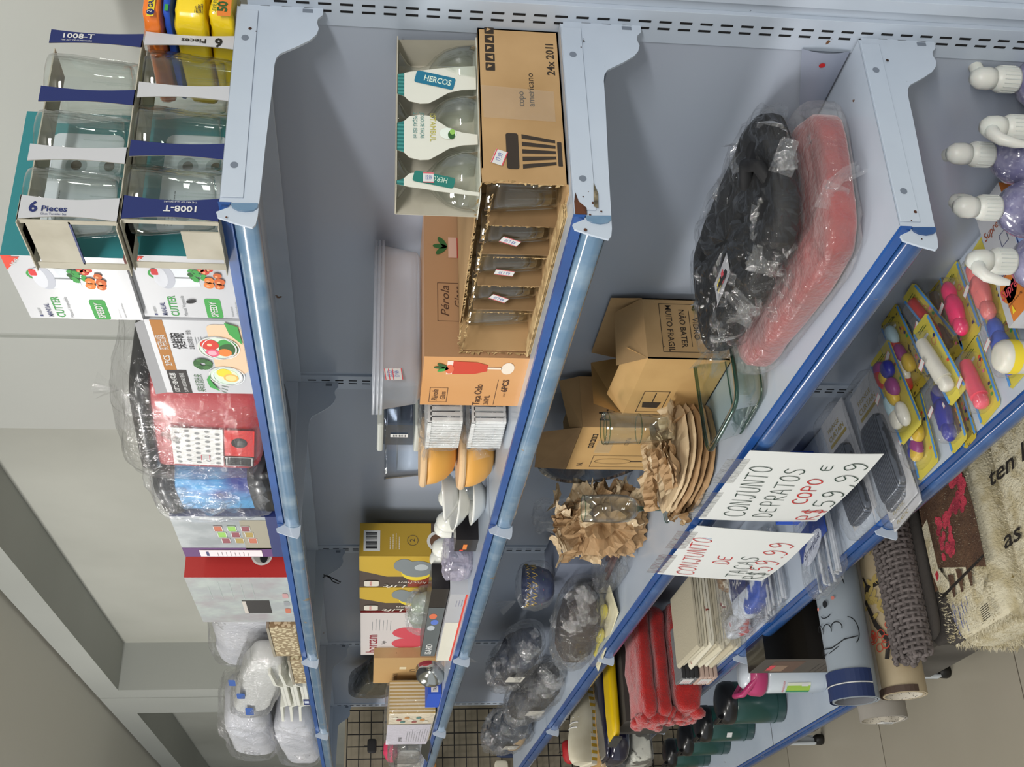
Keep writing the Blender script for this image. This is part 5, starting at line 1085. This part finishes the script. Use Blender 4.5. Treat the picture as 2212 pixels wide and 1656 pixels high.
# fringe curtain packs
sil = mat('tinsel', '5d6470', .3, metal=.3, stripe=('2f343c', 55, 'X', 1.5), spot=('9fb8b0', 260, .68)); gold = P_('goldtext', '9c8a3a')
def curtain(label, pix, ang, lift, ln):
    c = at(pix[0], pix[1], 'Z', Z4+.01+lift); t = thing('curtain_pack', label, 'curtain pack', (c.x, c.y+.030, Z4+.002+lift), (rad(ln), 0, rad(ang))); t.scale = (1, .86, 1)
    b = MB(); b.box(-.060, .060, -.150, .150, 0, .003, whiteboard); b.build('card', t, bevel=.001)
    b = MB(); b.blob((0, -.035, .010), (.042, .090, .010), sil, e=.3, nu=30, nv=8); b.build('tinsel', t)
    p = Print((-.06, -.15, .0032), (1, 0, 0), (0, 1, 0)); p.text('FRINGE', .022, .262, .011, gold, 1, w=.060); p.text('CURTAIN', .018, .242, .013, gold, 1, w=.076, bold=.01); p.rect(.016, .228, .085, .008, gold, 1); p.text('PLASTIC', .02, .006, .008, gold, 1, w=.05); p.poly([(.004, .03), (.010, .06), (.002, .09)], gold, 1); p.build('card_print', t)
    b = MB(); b.blob((0, 0, .010), (.064, .154, .016), filmA, e=.3, nu=34, nv=10, amp=.004, sc=20, seed=4); b.build('wrapper', t); return t
curtain('white-carded silver fringe curtain pack nearer the toys', (1905, 990), 5, .020, 5)
curtain('white-carded silver fringe curtain pack under the larger price sign', (1835, 1045), 4, .006, 6)
curtain('lowest fringe curtain pack, its white card showing below the others at the rail', (1925, 1010), 6, .0, 0)
# straw packs and others under the signs
strw = mat('straw_blue', '23449a', .4); 
for i, (px, py, lab) in enumerate(((1770, 1175, 'clear pack of bendy straws with an oval Strawplast label, nearer the curtains'), (1655, 1240, 'clear pack of bendy straws with an oval Strawplast label, the farther one'))):
    c = at(px, py, 'Z', Z4+.02)
    def sin_(t):
        b = MB(); r = random.Random(i)
        for k in range(26): x = -.075+.15*r.random(); z = .006+.022*r.random(); b.tube([(x, -.085, z), (x+.004, .0, z), (x+.002, .085, z)], .003, [clear2, mat('straw_clear', 'c9cdd4', .3)][k % 2], seg=6)
        b.build('straws', t)
        p = Print((-.075, -.055, .034), (1, 0, 0), (0, 1, 0)); p.rect(-.002, .045, .16, .06, strw, 0); p.ell(.07, .05, .060, .024, P_('ovalpale', 'ccd2e0'), 1, rot=.15); p.text('Strawplast', .02, .042, .015, navy, 2, w=.10, shear=.3, rot=.1); p.build('label', t)
    bag('straw_pack', lab, 'straws', (c.x, c.y, Z4), (.085, .095, .020), filmC, inner=sin_, seed=70+i, amp=.007, sc=30, e=.35, rot=(0, 0, rad(6)))
t, face = carton('blue_pack', 'royal blue packet showing in the gap between the two price signs', 'packet', -1.33, -1.18, -.14, -.03, Z4, Z4+.05, (blueink,)*3)
p, w, h = face('top'); p.text('MAIS', .01, .03, .03, P_('paleblue3', '9fb4e0'), 1, w=.10); p.rect(.09, .0, .03, .1, white, 1); p.build('top_print', t)
bag('cutlery_pack', 'wrinkled clear packet with a blue band reading MAIS, below the second sign', 'packet', (-1.62, -.18, Z4), (.13, .10, .040), filmC, seed=74, amp=.016, sc=22, e=.5,
    inner=lambda t: (lambda b, p: (b.blob((0, 0, .03), (.10, .075, .024), mat('pack_fill', 'c3cad6', .5, mix=('2c4aa0', 9, .52, .56)), e=.5, amp=.01, sc=20, nu=30), b.build('contents', t), p.rect(0, 0, .12, .07, navy, 0), p.text('MAIS', .015, .02, .025, white, 1, w=.08, shear=.3), p.build('label', t)))(MB(), Print((-.06, -.03, .058), (1, 0, 0), (0, 1, 0))))
bag('film_packet', 'crinkled clear packet with red and blue print near the rail', 'packet', (-1.78, -.245, Z4), (.12, .035, .030), filmC, seed=75, amp=.014, sc=28, e=.5,
    inner=lambda t: (lambda b: (b.blob((0, 0, .025), (.09, .025, .02), mat('pack_fill2', 'c9ced8', .5, mix=[('c03030', 14, .56, .60)]), e=.5, amp=.01, sc=20, nu=30), b.build('contents', t)))(MB()))
# stacked tea towels
tw = [mat('towel_a', 'c9c2ac', .9, bump=(200, .4)), mat('towel_b', 'b7ae97', .9, bump=(200, .4)), mat('towel_c', 'd2ccb9', .9, mix=('8c3a30', 30, .66, .68), bump=(200, .4))]
for i in range(8):
    t = thing('tea_towel', '', 'tea towel', (-1.93+.004*(i % 3), -.175-.006*(i % 2), Z4+.001+i*.0145), (0, 0, rad(2*(i % 3)-2)), 'folded tea towels in the stack')
    t['label'] = 'folded cream tea towel in the stack below the second price sign' if i not in (0, 7) else ('lowest folded cream tea towel of the stack' if i == 0 else 'topmost folded tea towel of the stack, against the price sign')
    b = MB(); n = 20
    prof_ = [(-.095, .001), (.085, .0), (.085, .006), (-.093, .0065), (-.095, .0075), (.085, .008), (.085, .013), (-.096, .0135), (-.104, .010), (-.105, .006), (-.103, .003)]
    b.prism([(y, z+.0005*sin(i)) for y, z in prof_], 'x', -.11, .11, tw[i % 3], smooth=False); b.build('cloth', t, bevel=.0015)
t = thing('ornament', 'small brown and cream lace ornament beside the towel stack', 'ornament', (-1.78, -.10, Z4+.001)); b = MB(); b.blob((0, 0, .03), (.03, .05, .028), mat('lace', '8a6a44', .8, mix=('d6ccb8', 30, .5, .55)), amp=.008, sc=40, e=.9, smooth=False); b.build('lace', t)
for i, (x, w_, lab) in enumerate(((-2.10, .045, 'pale pink folded cloth pack with a paper tag below the towel stack'), (-2.101, .04, 'grey and black striped cloth pack lying on the pink one'))):
    t = thing('cloth_pack', lab, 'cloth', (x, -.225, Z4+.05*i)); b = MB()
    for k in range(4): b.box(-w_, w_, -.08, .07, .001+k*.012, .0115+k*.012, [mat('cloth_pink', 'b79f92', .8), mat('cloth_stripe', '8d8f90', .8, stripe=('2c2c2e', 60, 'X', 0))][i])
    b.build('cloth', t, bevel=.002); p = Print((-w_*.6, -.0803, .012), (1, 0, 0), (0, 0, 1)); p.rect(0, 0, .05, .030, white, 1); p.lines(.004, .022, .035, 4, .005, .001, redline, 2); p.build('paper_tag', t)
# red towels, pouch, helmet-like case, sneaker, cartons
tred = mat('towel_red', 'ae1a16', .95, mix=('8c1311', 24, .4, .7), bump=(220, 1.0, .004), sheen=.5)
yb_, zb_, hy_, hz_ = band(1395, 1290, 1515, 1535, -2.42)
for i, (x, z0, hh, yy, lab) in enumerate(((-2.315, .088, .045, .0, 'fluffy red folded towel, upper one of two, sticking out of the fourth shelf'), (-2.305, .002, .082, .012, 'fluffy red folded towel, lower one of two, sticking out of the fourth shelf'))):
    t = thing('red_towel', lab, 'towel', (x, -.215+yy, Z4+z0), (0, 0, 0), 'red towels on the fourth shelf')
    b = MB()
    for k in range(2 if i == 0 else 1):
        b.blob((0, 0, hh*.5+k*hh*.95), (.108-.004*k, .160, hh*.56), tred, e=.30, e2=.55, amp=.009, sc=18, seed=k+i*4, nu=80, nv=22)
    r = random.Random(i)
    for k in range(26): b.blob((r.uniform(-.085, .085), -.150+r.uniform(-.010, .004), r.uniform(.01, hh*1.7)), (.026, .016, .020), tred, e=1, nu=12, nv=8, amp=.008, sc=60, seed=k)
    b.build('cloth', t)
bag('silver_pack', 'silvery film-wrapped white parcel under the end of the red towels', 'parcel', (-3.02, -.30, Z4+.0), (.17, .10, .040), filmC, seed=81, amp=.010, sc=30, e=.3,
    inner=lambda t: (lambda b: (b.blob((0, 0, .038), (.15, .088, .034), mat('parcel_white', 'c9c9bd', .4, mix=('5c5a52', 12, .6, .62)), e=.2, nu=30), b.build('parcel', t)))(MB()))
t = thing('yellow_pouch', 'bright yellow folded pouch between the red towels and the navy case', 'pouch', (-2.62, -.20, Z4+.165), (0, rad(-4), 0)); b = MB(); b.blob((0, 0, .014), (.075, .165, .015), mat('pouch_yellow', 'd8b400', .45, bump=(30, .3)), e=.25, e2=.5, nu=40, nv=10, amp=.002, sc=30); b.build('pouch', t)
b = MB(); b.box(-.078, .078, -.172, -.166, .0, .026, mat('pouch_trim', '3a3a38', .6)); b.build('trim', t)
t, face = carton('dark_carton', 'dark plain carton under the yellow pouch, behind the red towels', 'box', -2.71, -2.50, -.33, -.04, Z4, Z4+.164, (mat('carton_gloom2', '3a3632', .8),)*3)
t = thing('navy_case', 'glossy dark navy plastic case with rounded end under the sneaker', 'case', (-2.86, -.195, Z4+.085)); b = MB(); nvp = mat('navy_plastic', '17162e', .15, coat=.8)
b.blob((0, 0, .045), (.09, .205, .045), nvp, e=.4, e2=.6, nu=44, nv=16); b.build('case_body', t); b = MB(); b.blob((0, 0, .080), (.085, .195, .012), nvp, e=.4, e2=.8, nu=44, nv=8); b.build('case_lid', t)
bag('dark_bag', 'clear-wrapped dark item hanging over the end of the navy case', 'bag', (-2.95, -.36, Z4+.075), (.06, .05, .04), filmC, seed=83, amp=.01, sc=30, inner=lambda t: (lambda b: (b.blob((0, 0, .035), (.05, .04, .032), blackfab), b.build('item', t)))(MB()))
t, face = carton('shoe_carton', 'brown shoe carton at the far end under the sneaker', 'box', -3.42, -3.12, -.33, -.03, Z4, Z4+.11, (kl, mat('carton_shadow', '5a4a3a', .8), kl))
# sneaker
t = thing('sneaker', 'white sneaker with yellow stained sole edge and laces', 'shoe', (-3.05, -.235, Z4+.180), (0, rad(30), rad(4)))
ws = mat('shoe_white', 'cfc9b4', .6, mix=('b9b097', 9, .4, .7)); ss = mat('shoe_sole', 'd0cab8', .6, stripe=('b8922c', 14, 'Y', 0))
b = MB(); rings = []
L_ = [(-.135, .030, .060), (-.12, .036, .072), (-.08, .038, .074), (-.04, .040, .066), (.0, .043, .052), (.05, .047, .040), (.10, .042, .032), (.13, .025, .022)]
n = 14; vs = []
for y, w_, h_ in L_:
    for k in range(n): a = pi*k/(n-1); vs.append((w_*cos(a), y, .014+h_*max(0, sin(a))**.8))
b.add(vs, [(i*n+k, i*n+k+1, (i+1)*n+k+1, (i+1)*n+k) for i in range(len(L_)-1) for k in range(n-1)], ws, True); b.poly([vs[k] for k in range(n)], ws); b.build('upper', t)
b = MB(); b.prism([(.040*sx, y) for sx, y in ((.8, -.14), (1.0, -.10), (1.0, 0), (1.2, .06), (1.0, .12), (.3, .145), (-.3, .145), (-1.0, .12), (-1.2, .06), (-1.0, 0), (-1.0, -.10), (-.8, -.14))], 'z', 0, .022, ss); b.build('sole', t, bevel=.003)
b = MB()
for k in range(5): b.tube([(-.022, -.02+k*.018, .066-k*.006), (0, -.018+k*.018, .072-k*.006), (.022, -.02+k*.018, .066-k*.006)], .003, white, seg=6)
b.build('laces', t); b = MB(); b.tube([(-.05, -.18, -.01), (-.055, -.06, .015), (-.045, .03, .02)], .010, mat('black_strap', '16140f', .6), seg=8); b.build('strap', t)
# ------------------------------------------------------------------ bottom deck
cotton = mat('rug_cream', 'cdc5ac', .95, mix=('b5a988', 30, .45, .65), bump=(190, 1.0, .004), spot=('8a7a4e', 55, .70)); brownp = mat('rug_brown', '4a3324', .95, mix=('5e4430', 40, .4, .7), bump=(200, 1.0, .004))
pinkp = mat('rug_pink', 'b8384a', .95, mix=('8c2638', 40, .45, .6), bump=(200, 1, .004)); blk_p = mat('rug_black', '1d1712', .95, bump=(200, 1, .003)); bluep = mat('rug_blue', '3c4c8c', .9)
def tufts(b, n, fn, m, seed, ln=.012):
    r = random.Random(seed)
    for k in range(n):
        c, nr = fn(r.random(), r.random()); c = Vector(c); nr = Vector(nr).normalized()
        d = (nr + Vector((r.uniform(-.7, .7), r.uniform(-.7, .7), r.uniform(-.7, .7)))).normalized(); s = d.cross(Vector((r.uniform(-1, 1), r.uniform(-1, 1), r.uniform(-1, 1)))).normalized()*.0012
        l = ln*r.uniform(.5, 1.2); b.add([c-s, c+s, c+d*l], [(0, 1, 2)], m)
def rug(label, x, y0, y1, z0, hw, hh, prn, seed):
    t = thing('fluffy_rug', label, 'rug', (x, (y0+y1)/2, z0)); hy = abs(y1-y0)/2
    b = MB(); b.blob((0, 0, hh), (hw, hy, hh), cotton, e=.28, e2=.55, amp=.004, sc=40, seed=seed, nu=70, nv=20); 
    tufts(b, 2600, lambda u, v: ((hw*(2*u-1)*.97, -hy*.985+.01*v, hh+hh*.8*(2*v-1)), (0, -1, .1)), cotton, seed)
    tufts(b, 2600, lambda u, v: ((hw*(2*u-1)*.93, hy*(2*v-1)*.95, 2*hh-.002), (0, 0, 1)), cotton, seed+1, .008); b.build('pile', t)
    p = Print((-hw, -hy, 2*hh+.003), (1, 0, 0), (0, 1, 0)); prn(p, 2*hw, 2*hy); o = p.build('woven_picture', t); return t
def dog(p, w, h):
    r = random.Random(5)
    q = lambda pts, m, l=1: p.poly([(x*w, y*h) for x, y in pts], m, l)
    q([(.02, .30), (.10, .30), (.16, .40), (.95, .26), (.96, .55), (.90, .80), (.70, .97), (.05, .92), (.02, .6)], brownp, 1)
    for a in (.30, .45, .62): q([(a, .34), (a+.10, .32), (a+.06, .22), (a+.02, .22)], brownp, 1.2)
    q([(.02, .64), (.14, .66), (.16, .40), (.30, .30), (.28, .26), (.10, .28), (.03, .40)], cotton, 2)
    for k in range(30): x_, y_ = r.uniform(.30, .52), r.uniform(.42, .62); p.ell(x_*w, y_*h, .008, .010, pinkp, 3+.02*k, rot=r.random()*3, seg=8)
    for k in range(34): x_, y_ = r.uniform(.62, .90), r.uniform(.58, .80); p.ell(x_*w, y_*h, .010, .010, pinkp, 3+.02*k, rot=r.random()*3, seg=8)
    q([(.45, .55), (.70, .62), (.70, .66), (.45, .60)], pinkp, 3.8)
    q([(.12, .245), (.95, .305), (.95, .32), (.12, .262)], blk_p, 4); q([(.10, .34), (.15, .36), (.14, .39), (.09, .38)], P_('rug_redspot', 'b02838', .9), 4)
    q([(.70, .20), (.90, .22), (.80, .15)], cotton, 4); q([(.55, .95), (.95, .80), (.95, .93), (.75, 1.0)], cotton, 3)
    for k in range(16): x_ = r.uniform(.25, .55)*w; y_ = r.uniform(.03, .16)*h; p.line([(x_, y_), (x_+r.uniform(-.006, .006), y_+.022)], .0016, bluep, 4)
    for k in range(7): p.line([(w*.72, h*(.04+k*.01)), (w*.85, h*(.045+k*.01))], .0015, blk_p, 4)
rug('fluffy cream rug with a brown dog and pink bows, end hanging over the deck edge', -1.125, -.445, -.03, ZD, .118, .079, dog, 3)
def words(p, w, h):
    for s, y0, hh in (('ten luz', .60, .034), ('as tem', .28, .034)): p.text(s, .012, h*y0, hh, blk_p, 2, w=w*.92, bold=.012, shear=.2)
    p.line([(w*.1, h*.90), (w*.8, h*.93)], .012, P_('rug_brownink', '4a3324', .9), 2)
rug('fluffy cream rug with black woven lettering, at the lower right of the picture', -.880, -.425, -.03, ZD, .120, .066, words, 9)
# rolls lying front to back
def roll(name, label, cat, x, z, r0, y0, y1, m, extra=None, turns=1.6, th=.004, tilt=0.0, open_m=None):
    t = thing(name, label, cat, (x, 0, z), (0, 0, tilt)); b = MB(); n = 56
    pts = [((r0-.006*(k/n)*turns-.0)*(1), 2*pi*turns*k/n+rad(200)) for k in range(n+1)]
    def fn(u, v, off=0): k = u*n; i = min(int(k), n-1); rr_, an = pts[i]; rr2, an2 = pts[i+1]; q = k-i; R_ = rr_+(rr2-rr_)*q-off; A = an+(an2-an)*q; return (R_*cos(A), y0+(y1-y0)*v, R_*sin(A))
    b.grid(lambda u, v: fn(u, v), n, 16, m); b.grid(lambda u, v: fn(u, v, th), n, 16, open_m or m); b.grid(lambda u, v: fn(u, 0, th*v), n, 1, m); b.build('mat', t)
    if extra: extra(t, r0, y0)
    return t
bm = mat('mat_bluegrey', '8b949c', .6, coat=.1); navm = P_('matnavy', '1f2f58', .6)
class CylP(Print):
    """printing wrapped on a lying cylinder: x = along the axis from the near end, y = arc length round it from the top"""
    def __init__(s, r0, y0): s.mb = MB(); s.r = r0; s.y0 = y0
    def P(s, x, y, l=1): a = pi/2 - y/s.r; R_ = s.r+.0005+.0003*l; return Vector((R_*cos(a), s.y0+x, R_*sin(a)))
def bearp(t, r0, y0):
    p = CylP(r0, y0); k_ = P_('bearline', '15181c')
    def arc(cx, cy, rx, ry, a0, a1, th=.0022): p.line([(cx+rx*cos(rad(a0+(a1-a0)*k/10)), cy+ry*sin(rad(a0+(a1-a0)*k/10))) for k in range(11)], th, k_, 2)
    for y in range(-8, 11):
        a, b_ = y*.010, (y+1)*.010; p.poly([(.0, a), (.0, b_), (.028, b_), (.028, a)], navm, 1); p.poly([(.032, a), (.032, b_), (.060, b_), (.060, a)], navm, 1); p.poly([(.029, a), (.029, b_), (.031, b_), (.031, a)], white, 1.2)
    # a plain smiling cloud figure
    p.ell(.205, .030, .008, .006, k_, 3); arc(.185, .026, .010, .014, 120, 250); arc(.235, .045, .055, .035, -60, 80); arc(.150, .00, .014, .012, -80, 120); arc(.148, .024, .013, .012, -90, 110); arc(.150, .048, .012, .012, -90, 110); arc(.14, .075, .03, .02, 0, 150)
    p.line([(.105, -.03), (.112, .0), (.108, .03), (.122, .06), (.128, .09)], .0025, k_, 2); p.line([(.095, -.02), (.100, .01)], .002, k_, 2); p.line([(.098, .02), (.108, .045)], .002, k_, 2); p.line([(.26, .052), (.28, .058)], .0025, k_, 2); p.ell(.285, .04, .009, .008, k_, 3)
    p.ell(.215, .050, .004, .004, P_('blush', 'c9786c'), 2); p.ell(.20, .006, .004, .004, P_('blush'), 2); p.build('mat_print', t)
roll('rolled_mat', 'rolled grey-blue mat with a line-drawn figure and navy striped end, topmost of the rolls', 'mat', -1.440, .460, .053, -.500, -.03, bm, bearp, open_m=mat('mat_back', '6f7176', .8))
fm_ = mat('mat_beige', 'b3a58a', .7, mix=('a39274', 9, .4, .7))
def floralp(t, r0, y0):
    p = CylP(r0, y0); br_ = P_('matbrown', '4a3a30'); rd_ = P_('matred', 'b0402e'); k_ = P_('matblack', '26221f'); og = P_('ochregold', 'a08c50'); r = random.Random(2)
    for y in range(-6, 9): a = y*.010; p.poly([(0, a), (0, a+.010), (.014, a+.010), (.014, a)], br_, 1)
    for k in range(26): p.ell(.20+r.uniform(-.035, .05), r.uniform(-.01, .06), .012, .005, og, 1, rot=r.random()*3, seg=8)
    for k in range(10): x, y = .115+r.uniform(-.02, .02), .02+r.uniform(-.022, .022); p.ring(x, y, .010, .0022, rd_, 2, seg=10)
    for k in range(8): x, y = .130+r.uniform(-.012, .02), .062+r.uniform(-.015, .01); p.ring(x, y, .009, .002, rd_, 2, seg=10)
    p.line([(.255, .075), (.240, .045), (.235, .015), (.205, .002), (.150, .022), (.110, .045)], .011, k_, 3)
    p.line([(.11, .045), (.075, .035)], .010, k_, 3); p.line([(.11, .045), (.08, .065)], .006, k_, 3); p.line([(.11, .045), (.115, .08)], .008, k_, 3); p.line([(.24, .015), (.26, .008)], .005, k_, 3)
    for k in range(12): p.line([(.30+r.uniform(0, .06), r.uniform(.0, .06)), (.34+r.uniform(0, .06), r.uniform(.0, .06))], .002, [og, P_('mattealink', '33525a')][k % 2], 2)
    p.build('mat_print', t)
roll('rolled_mat', 'rolled beige floral mat with black branch and red flowers, under the grey-blue roll', 'mat', -1.430, .352, .050, -.492, -.03, fm_, floralp, open_m=mat('dotted_back', '2a2622', .8, voro=('c9c2b4', 260, .22)))
t_ = roll('rolled_mat', 'partly unrolled grey mat with dotted underside and a white care label, lowest roll', 'mat', -1.575, .345, .056, -.515, -.03, mat('mat_grey', '8f8a82', .7), None, open_m=mat('dotted_back'))
p = Print((-.01, -.518, -.035), (.2, 0, 1), (-1, 0, .1)); p.rect(0, 0, .04, .022, white, 1); p.lines(.003, .018, .03, 7, .0024, .0008, black, 2); p.build('care_label', t_)
t, face = carton('deck_carton', 'low grey carton supporting the rolled mats on the bottom deck', 'box', -1.66, -1.36, -.40, -.03, ZD, ZD+.115, (mat('carton_gloom', '5e5a54', .8),)*3)
# chunky knitted rug
knit = mat('knit_grey', '6a6260', .9, mix=('57504e', 60, .4, .6), bump=(150, .6))
t = thing('knitted_rug', 'rolled chunky knitted grey-brown rug between the floral mat and the dog rug', 'rug', (-1.300, -.235, .352), (0, 0, 0)); b = MB()
b.blob((0, 0, .026), (.055, .205, .026), knit, e=.4, e2=.8, nu=40, nv=12)
r = random.Random(8)
for iy in range(34):
    for ia in range(11):
        a = rad(-38+ia*19); y = -.20+iy*.0122; R_x, R_z = .058, .029; c = Vector((R_x*cos(a), y, .026+R_z*sin(a)))
        tv = Vector((-R_x*sin(a), 0, R_z*cos(a))).normalized(); s = .0115
        if (iy+ia) % 2: p0, p1 = c-tv*s, c+tv*s
        else: p0, p1 = c-Vector((0, s, 0)), c+Vector((0, s, 0))
        nn = Vector((cos(a)*.6, 0, sin(a))).normalized(); b.tube([p0, c+nn*.004, p1], .0042, knit, seg=6, caps=False)
for k in range(60): b.blob((r.uniform(-.045, .045), -.205+r.uniform(-.008, .004), r.uniform(.004, .05)), (.007, .006, .006), knit, e=1, nu=8, nv=5)
b.build('knit', t)
t = thing('folded_rug', 'folded dark rug lying under the knitted roll', 'rug', (-1.305, -.225, ZD)); b = MB(); 
for k in range(5): b.blob((0, 0, .018+k*.036), (.052, .185, .0175), mat('rug_dark', '4f4a46', .95, bump=(120, .8)), e=.3, e2=.7, nu=36, nv=8)
b.build('rug_layers', t)
# big black box
gbx = mat('gloss_black', '0a090a', .25, coat=.4)
t, face = carton('black_carton', 'big glossy black carton with a photo sticker on its narrow end', 'box', -1.84, -1.70, -.345, -.02, ZD, ZD+.385, (mat('box_graphite', '4a4643', .5), gbx, gbx))
p, w, h = face(); p.rect(.01, h*.72, .11, h*.20, P_('stickerbrown', '5f4a40'), 1); p.rect(.02, h*.80, .06, .03, P_('stickertan', '8a7260'), 2); p.rect(.03, h*.88, .05, .014, redline, 2); p.lines(.01, h*.60, .11, 9, .014, .002, P_('boxlines', '3a3634'), 1); p.build('front_print', t)
# white jug with pink lid
t = thing('thermal_jug', 'white water jug with a magenta lid and looped handle', 'jug', (-2.33, -.235, ZD)); jw = mat('jug_white', 'd3dbe2', .3, coat=.4); mg = mat('magenta', 'b03468', .35, coat=.3)
b = MB(); b.lathe([(0, .001), (.048, .001), (.052, .004), (.052, .012), (.0535, .013), (.0545, .17), (.053, .186), (0, .187)], jw, seg=40); b.lathe([(.0526, .012), (.0532, .0125)], navy, seg=40); b.build('jug_body', t)
b = MB(); b.lathe([(.053, .184), (.060, .186), (.064, .195), (.062, .218), (.056, .232), (.050, .235), (.048, .225)], mg, seg=40); b.tube([(.05, -.02, .215), (.02, -.062, .255), (-.035, -.055, .262), (-.058, -.01, .225)], .009, mg, seg=10); b.build('lid_ring', t)
b = MB(); b.lathe([(0, .252), (.035, .250), (.046, .238), (.049, .226)], jw, seg=36); b.build('lid_cap', t)
p = CylP.__new__(CylP); 
class VC(Print):
    def __init__(s, r): s.mb = MB(); s.r = r
    def P(s, x, y, l=1): a = -pi/2 + .6 + x/s.r; R_ = s.r+.0008+.0003*l; return Vector((R_*cos(a), R_*sin(a), y))
p = VC(.0545)
for k in range(4): x = -.024+k*.010; p.poly([(x, .055), (x+.010, .055), (x+.010, .125), (x, .125)], [P_('stk1', '3f8c62'), P_('stk2', '9cc04e'), P_('stk2'), P_('stk3', 'd9dcc8')][k], 1)
p.text('JARRA REDONDA', -.022, .132, .006, redline, 2, w=.042); p.rect(.004, .062, .010, .020, white, 2); p.build('label', t)
# green canisters
gn = mat('canister_green', '15423c', .3, coat=.4); proto = None
for i, (x, s_, lab) in enumerate(((-2.72, 1.0, 'dark green canister with black lid, largest, next to the white jug'), (-3.06, .92, 'dark green canister with a white sticker, second from the jug'), (-3.36, .86, 'dark green canister, third from the jug'), (-3.64, .82, 'dark green canister, last and farthest of the row'))):
    if proto is None:
        proto = thing('canister', '', 'canister', (0, 0, 0), group='green canisters on the bottom deck')
        b = MB(); b.lathe([(0, .001), (.078, .001), (.084, .004), (.085, .03), (.087, .032), (.088, .16), (.085, .165), (0, .166)], gn, seg=44, sx=.75, sy=.75); b.build('canister_body', proto)
        b = MB(); b.lathe([(0, .215), (.055, .213), (.080, .205), (.090, .190), (.091, .168), (.086, .164)], blackp, seg=44, sx=.75, sy=.75); b.tube([(-.03, -.055, .195), (-.01, -.06, .222), (.03, -.05, .215)], .008, blackp, seg=8); b.build('lid', proto)
        b = MB(); b.lathe([(.0845, .0305), (.0882, .0315)], mat('canister_seam', '3f6a60', .4), seg=44, sx=.75, sy=.75); b.build('seam', proto); o = proto
    else: o = copy_tree(proto)
    o.location = (x, -.235, ZD); o.scale = (s_,)*3; o['label'] = lab
o = [q for q in bpy.data.objects if q.get('label', '').startswith('dark green canister with a white')][0]; p = VC(.0665); p.rect(-.005, .09, .022, .020, white, 1); p.build('sticker', o)
# ------------------------------------------------------------------ far end: partition with a wire grid and hanging goods
part = mat('partition_beige', '978e7c', .7, mix=('877e6c', 4, .4, .7)); w = MB(); w.box(-4.42, -4.37, -2.6, .11, 0, 1.60, part); tag(w.build('wall_end'), kind='structure')
wire = mat('black_wire', '1b1a1a', .5)
t = thing('wire_grid', 'black wire display grid fixed to the beige partition at the far end', 'grid', (-4.30, 0, 0)); b = MB()
y = .08
while y > -1.3: b.box(-.0022, .0022, y-.0022, y+.0022, .08, 1.585, wire); y -= .052
z = .08
while z < 1.6: b.box(-.0066, -.0022, -1.3, .08, z-.0022, z+.0022, wire); z += .052
b.build('wires', t)
r = random.Random(21)
goods = [('small pink and black hair item hung high on the wire grid', 'e0446a', (.035, .05, .03), (-.10, 1.40), 'hair_accessory'), ('white card packet hung on the grid under the pink item', 'cfcac0', (.004, .06, .05), (-.16, 1.32), 'card_packet'),
 ('orange and white boxed item on the upper grid', 'cf8a4e', (.02, .07, .018), (-.22, 1.22), 'small_box'), ('royal blue soft toy on the grid below the third shelf rail', '2450a0', (.03, .09, .03), (-.16, .50), 'soft_toy'),
 ('red ribbon toy on the grid above the blue one', 'b8282c', (.03, .05, .03), (-.12, .62), 'ribbon'), ('red bow low on the grid beside the sneaker', 'b02428', (.03, .08, .05), (-.27, .30), 'ribbon'),
 ('navy strap hanging on the grid', '22304f', (.01, .02, .08), (-.12, .86), 'strap'), ('pale skin-toned doll leg hanging on the grid', 'c79c80', (.03, .04, .10), (-.24, .42), 'doll'), ('white paper bag hanging low on the grid', 'c8c6bc', (.02, .10, .08), (-.30, .22), 'paper_bag'), ('white card packet hung by the third shelf end', 'cdc9bd', (.004, .05, .04), (-.30, .74), 'card_packet'), ('cream card packet hung left of the navy strap', 'd2ccba', (.004, .05, .03), (-.20, .92), 'card_packet'), ('black comb card hung on the upper grid', '1c1b1d', (.006, .03, .02), (-.08, 1.48), 'comb')]
for i, (lab, c_, s_, (yy, zz), nm) in enumerate(goods):
    t = thing(nm, lab, nm.split('_')[0] if nm not in ('card_packet', 'small_box', 'soft_toy', 'hair_accessory', 'paper_bag') else {'card_packet': 'packet', 'small_box': 'box', 'soft_toy': 'toy', 'hair_accessory': 'hair item', 'paper_bag': 'bag'}[nm], (-4.26, yy, zz-s_[2]))
    b = MB(); b.blob((0, 0, s_[2]), s_, mat('hung_'+c_, c_, .6), e=.4 if s_[0] < .025 else .9, amp=0 if s_[0] < .025 else .008, sc=30, nu=18, nv=10, seed=i); b.tube([(-.03, 0, s_[2]*2+.01), (0, 0, s_[2]*2+.012), (0, 0, s_[2]*1.8)], .0015, wire, seg=5); b.build('body', t)
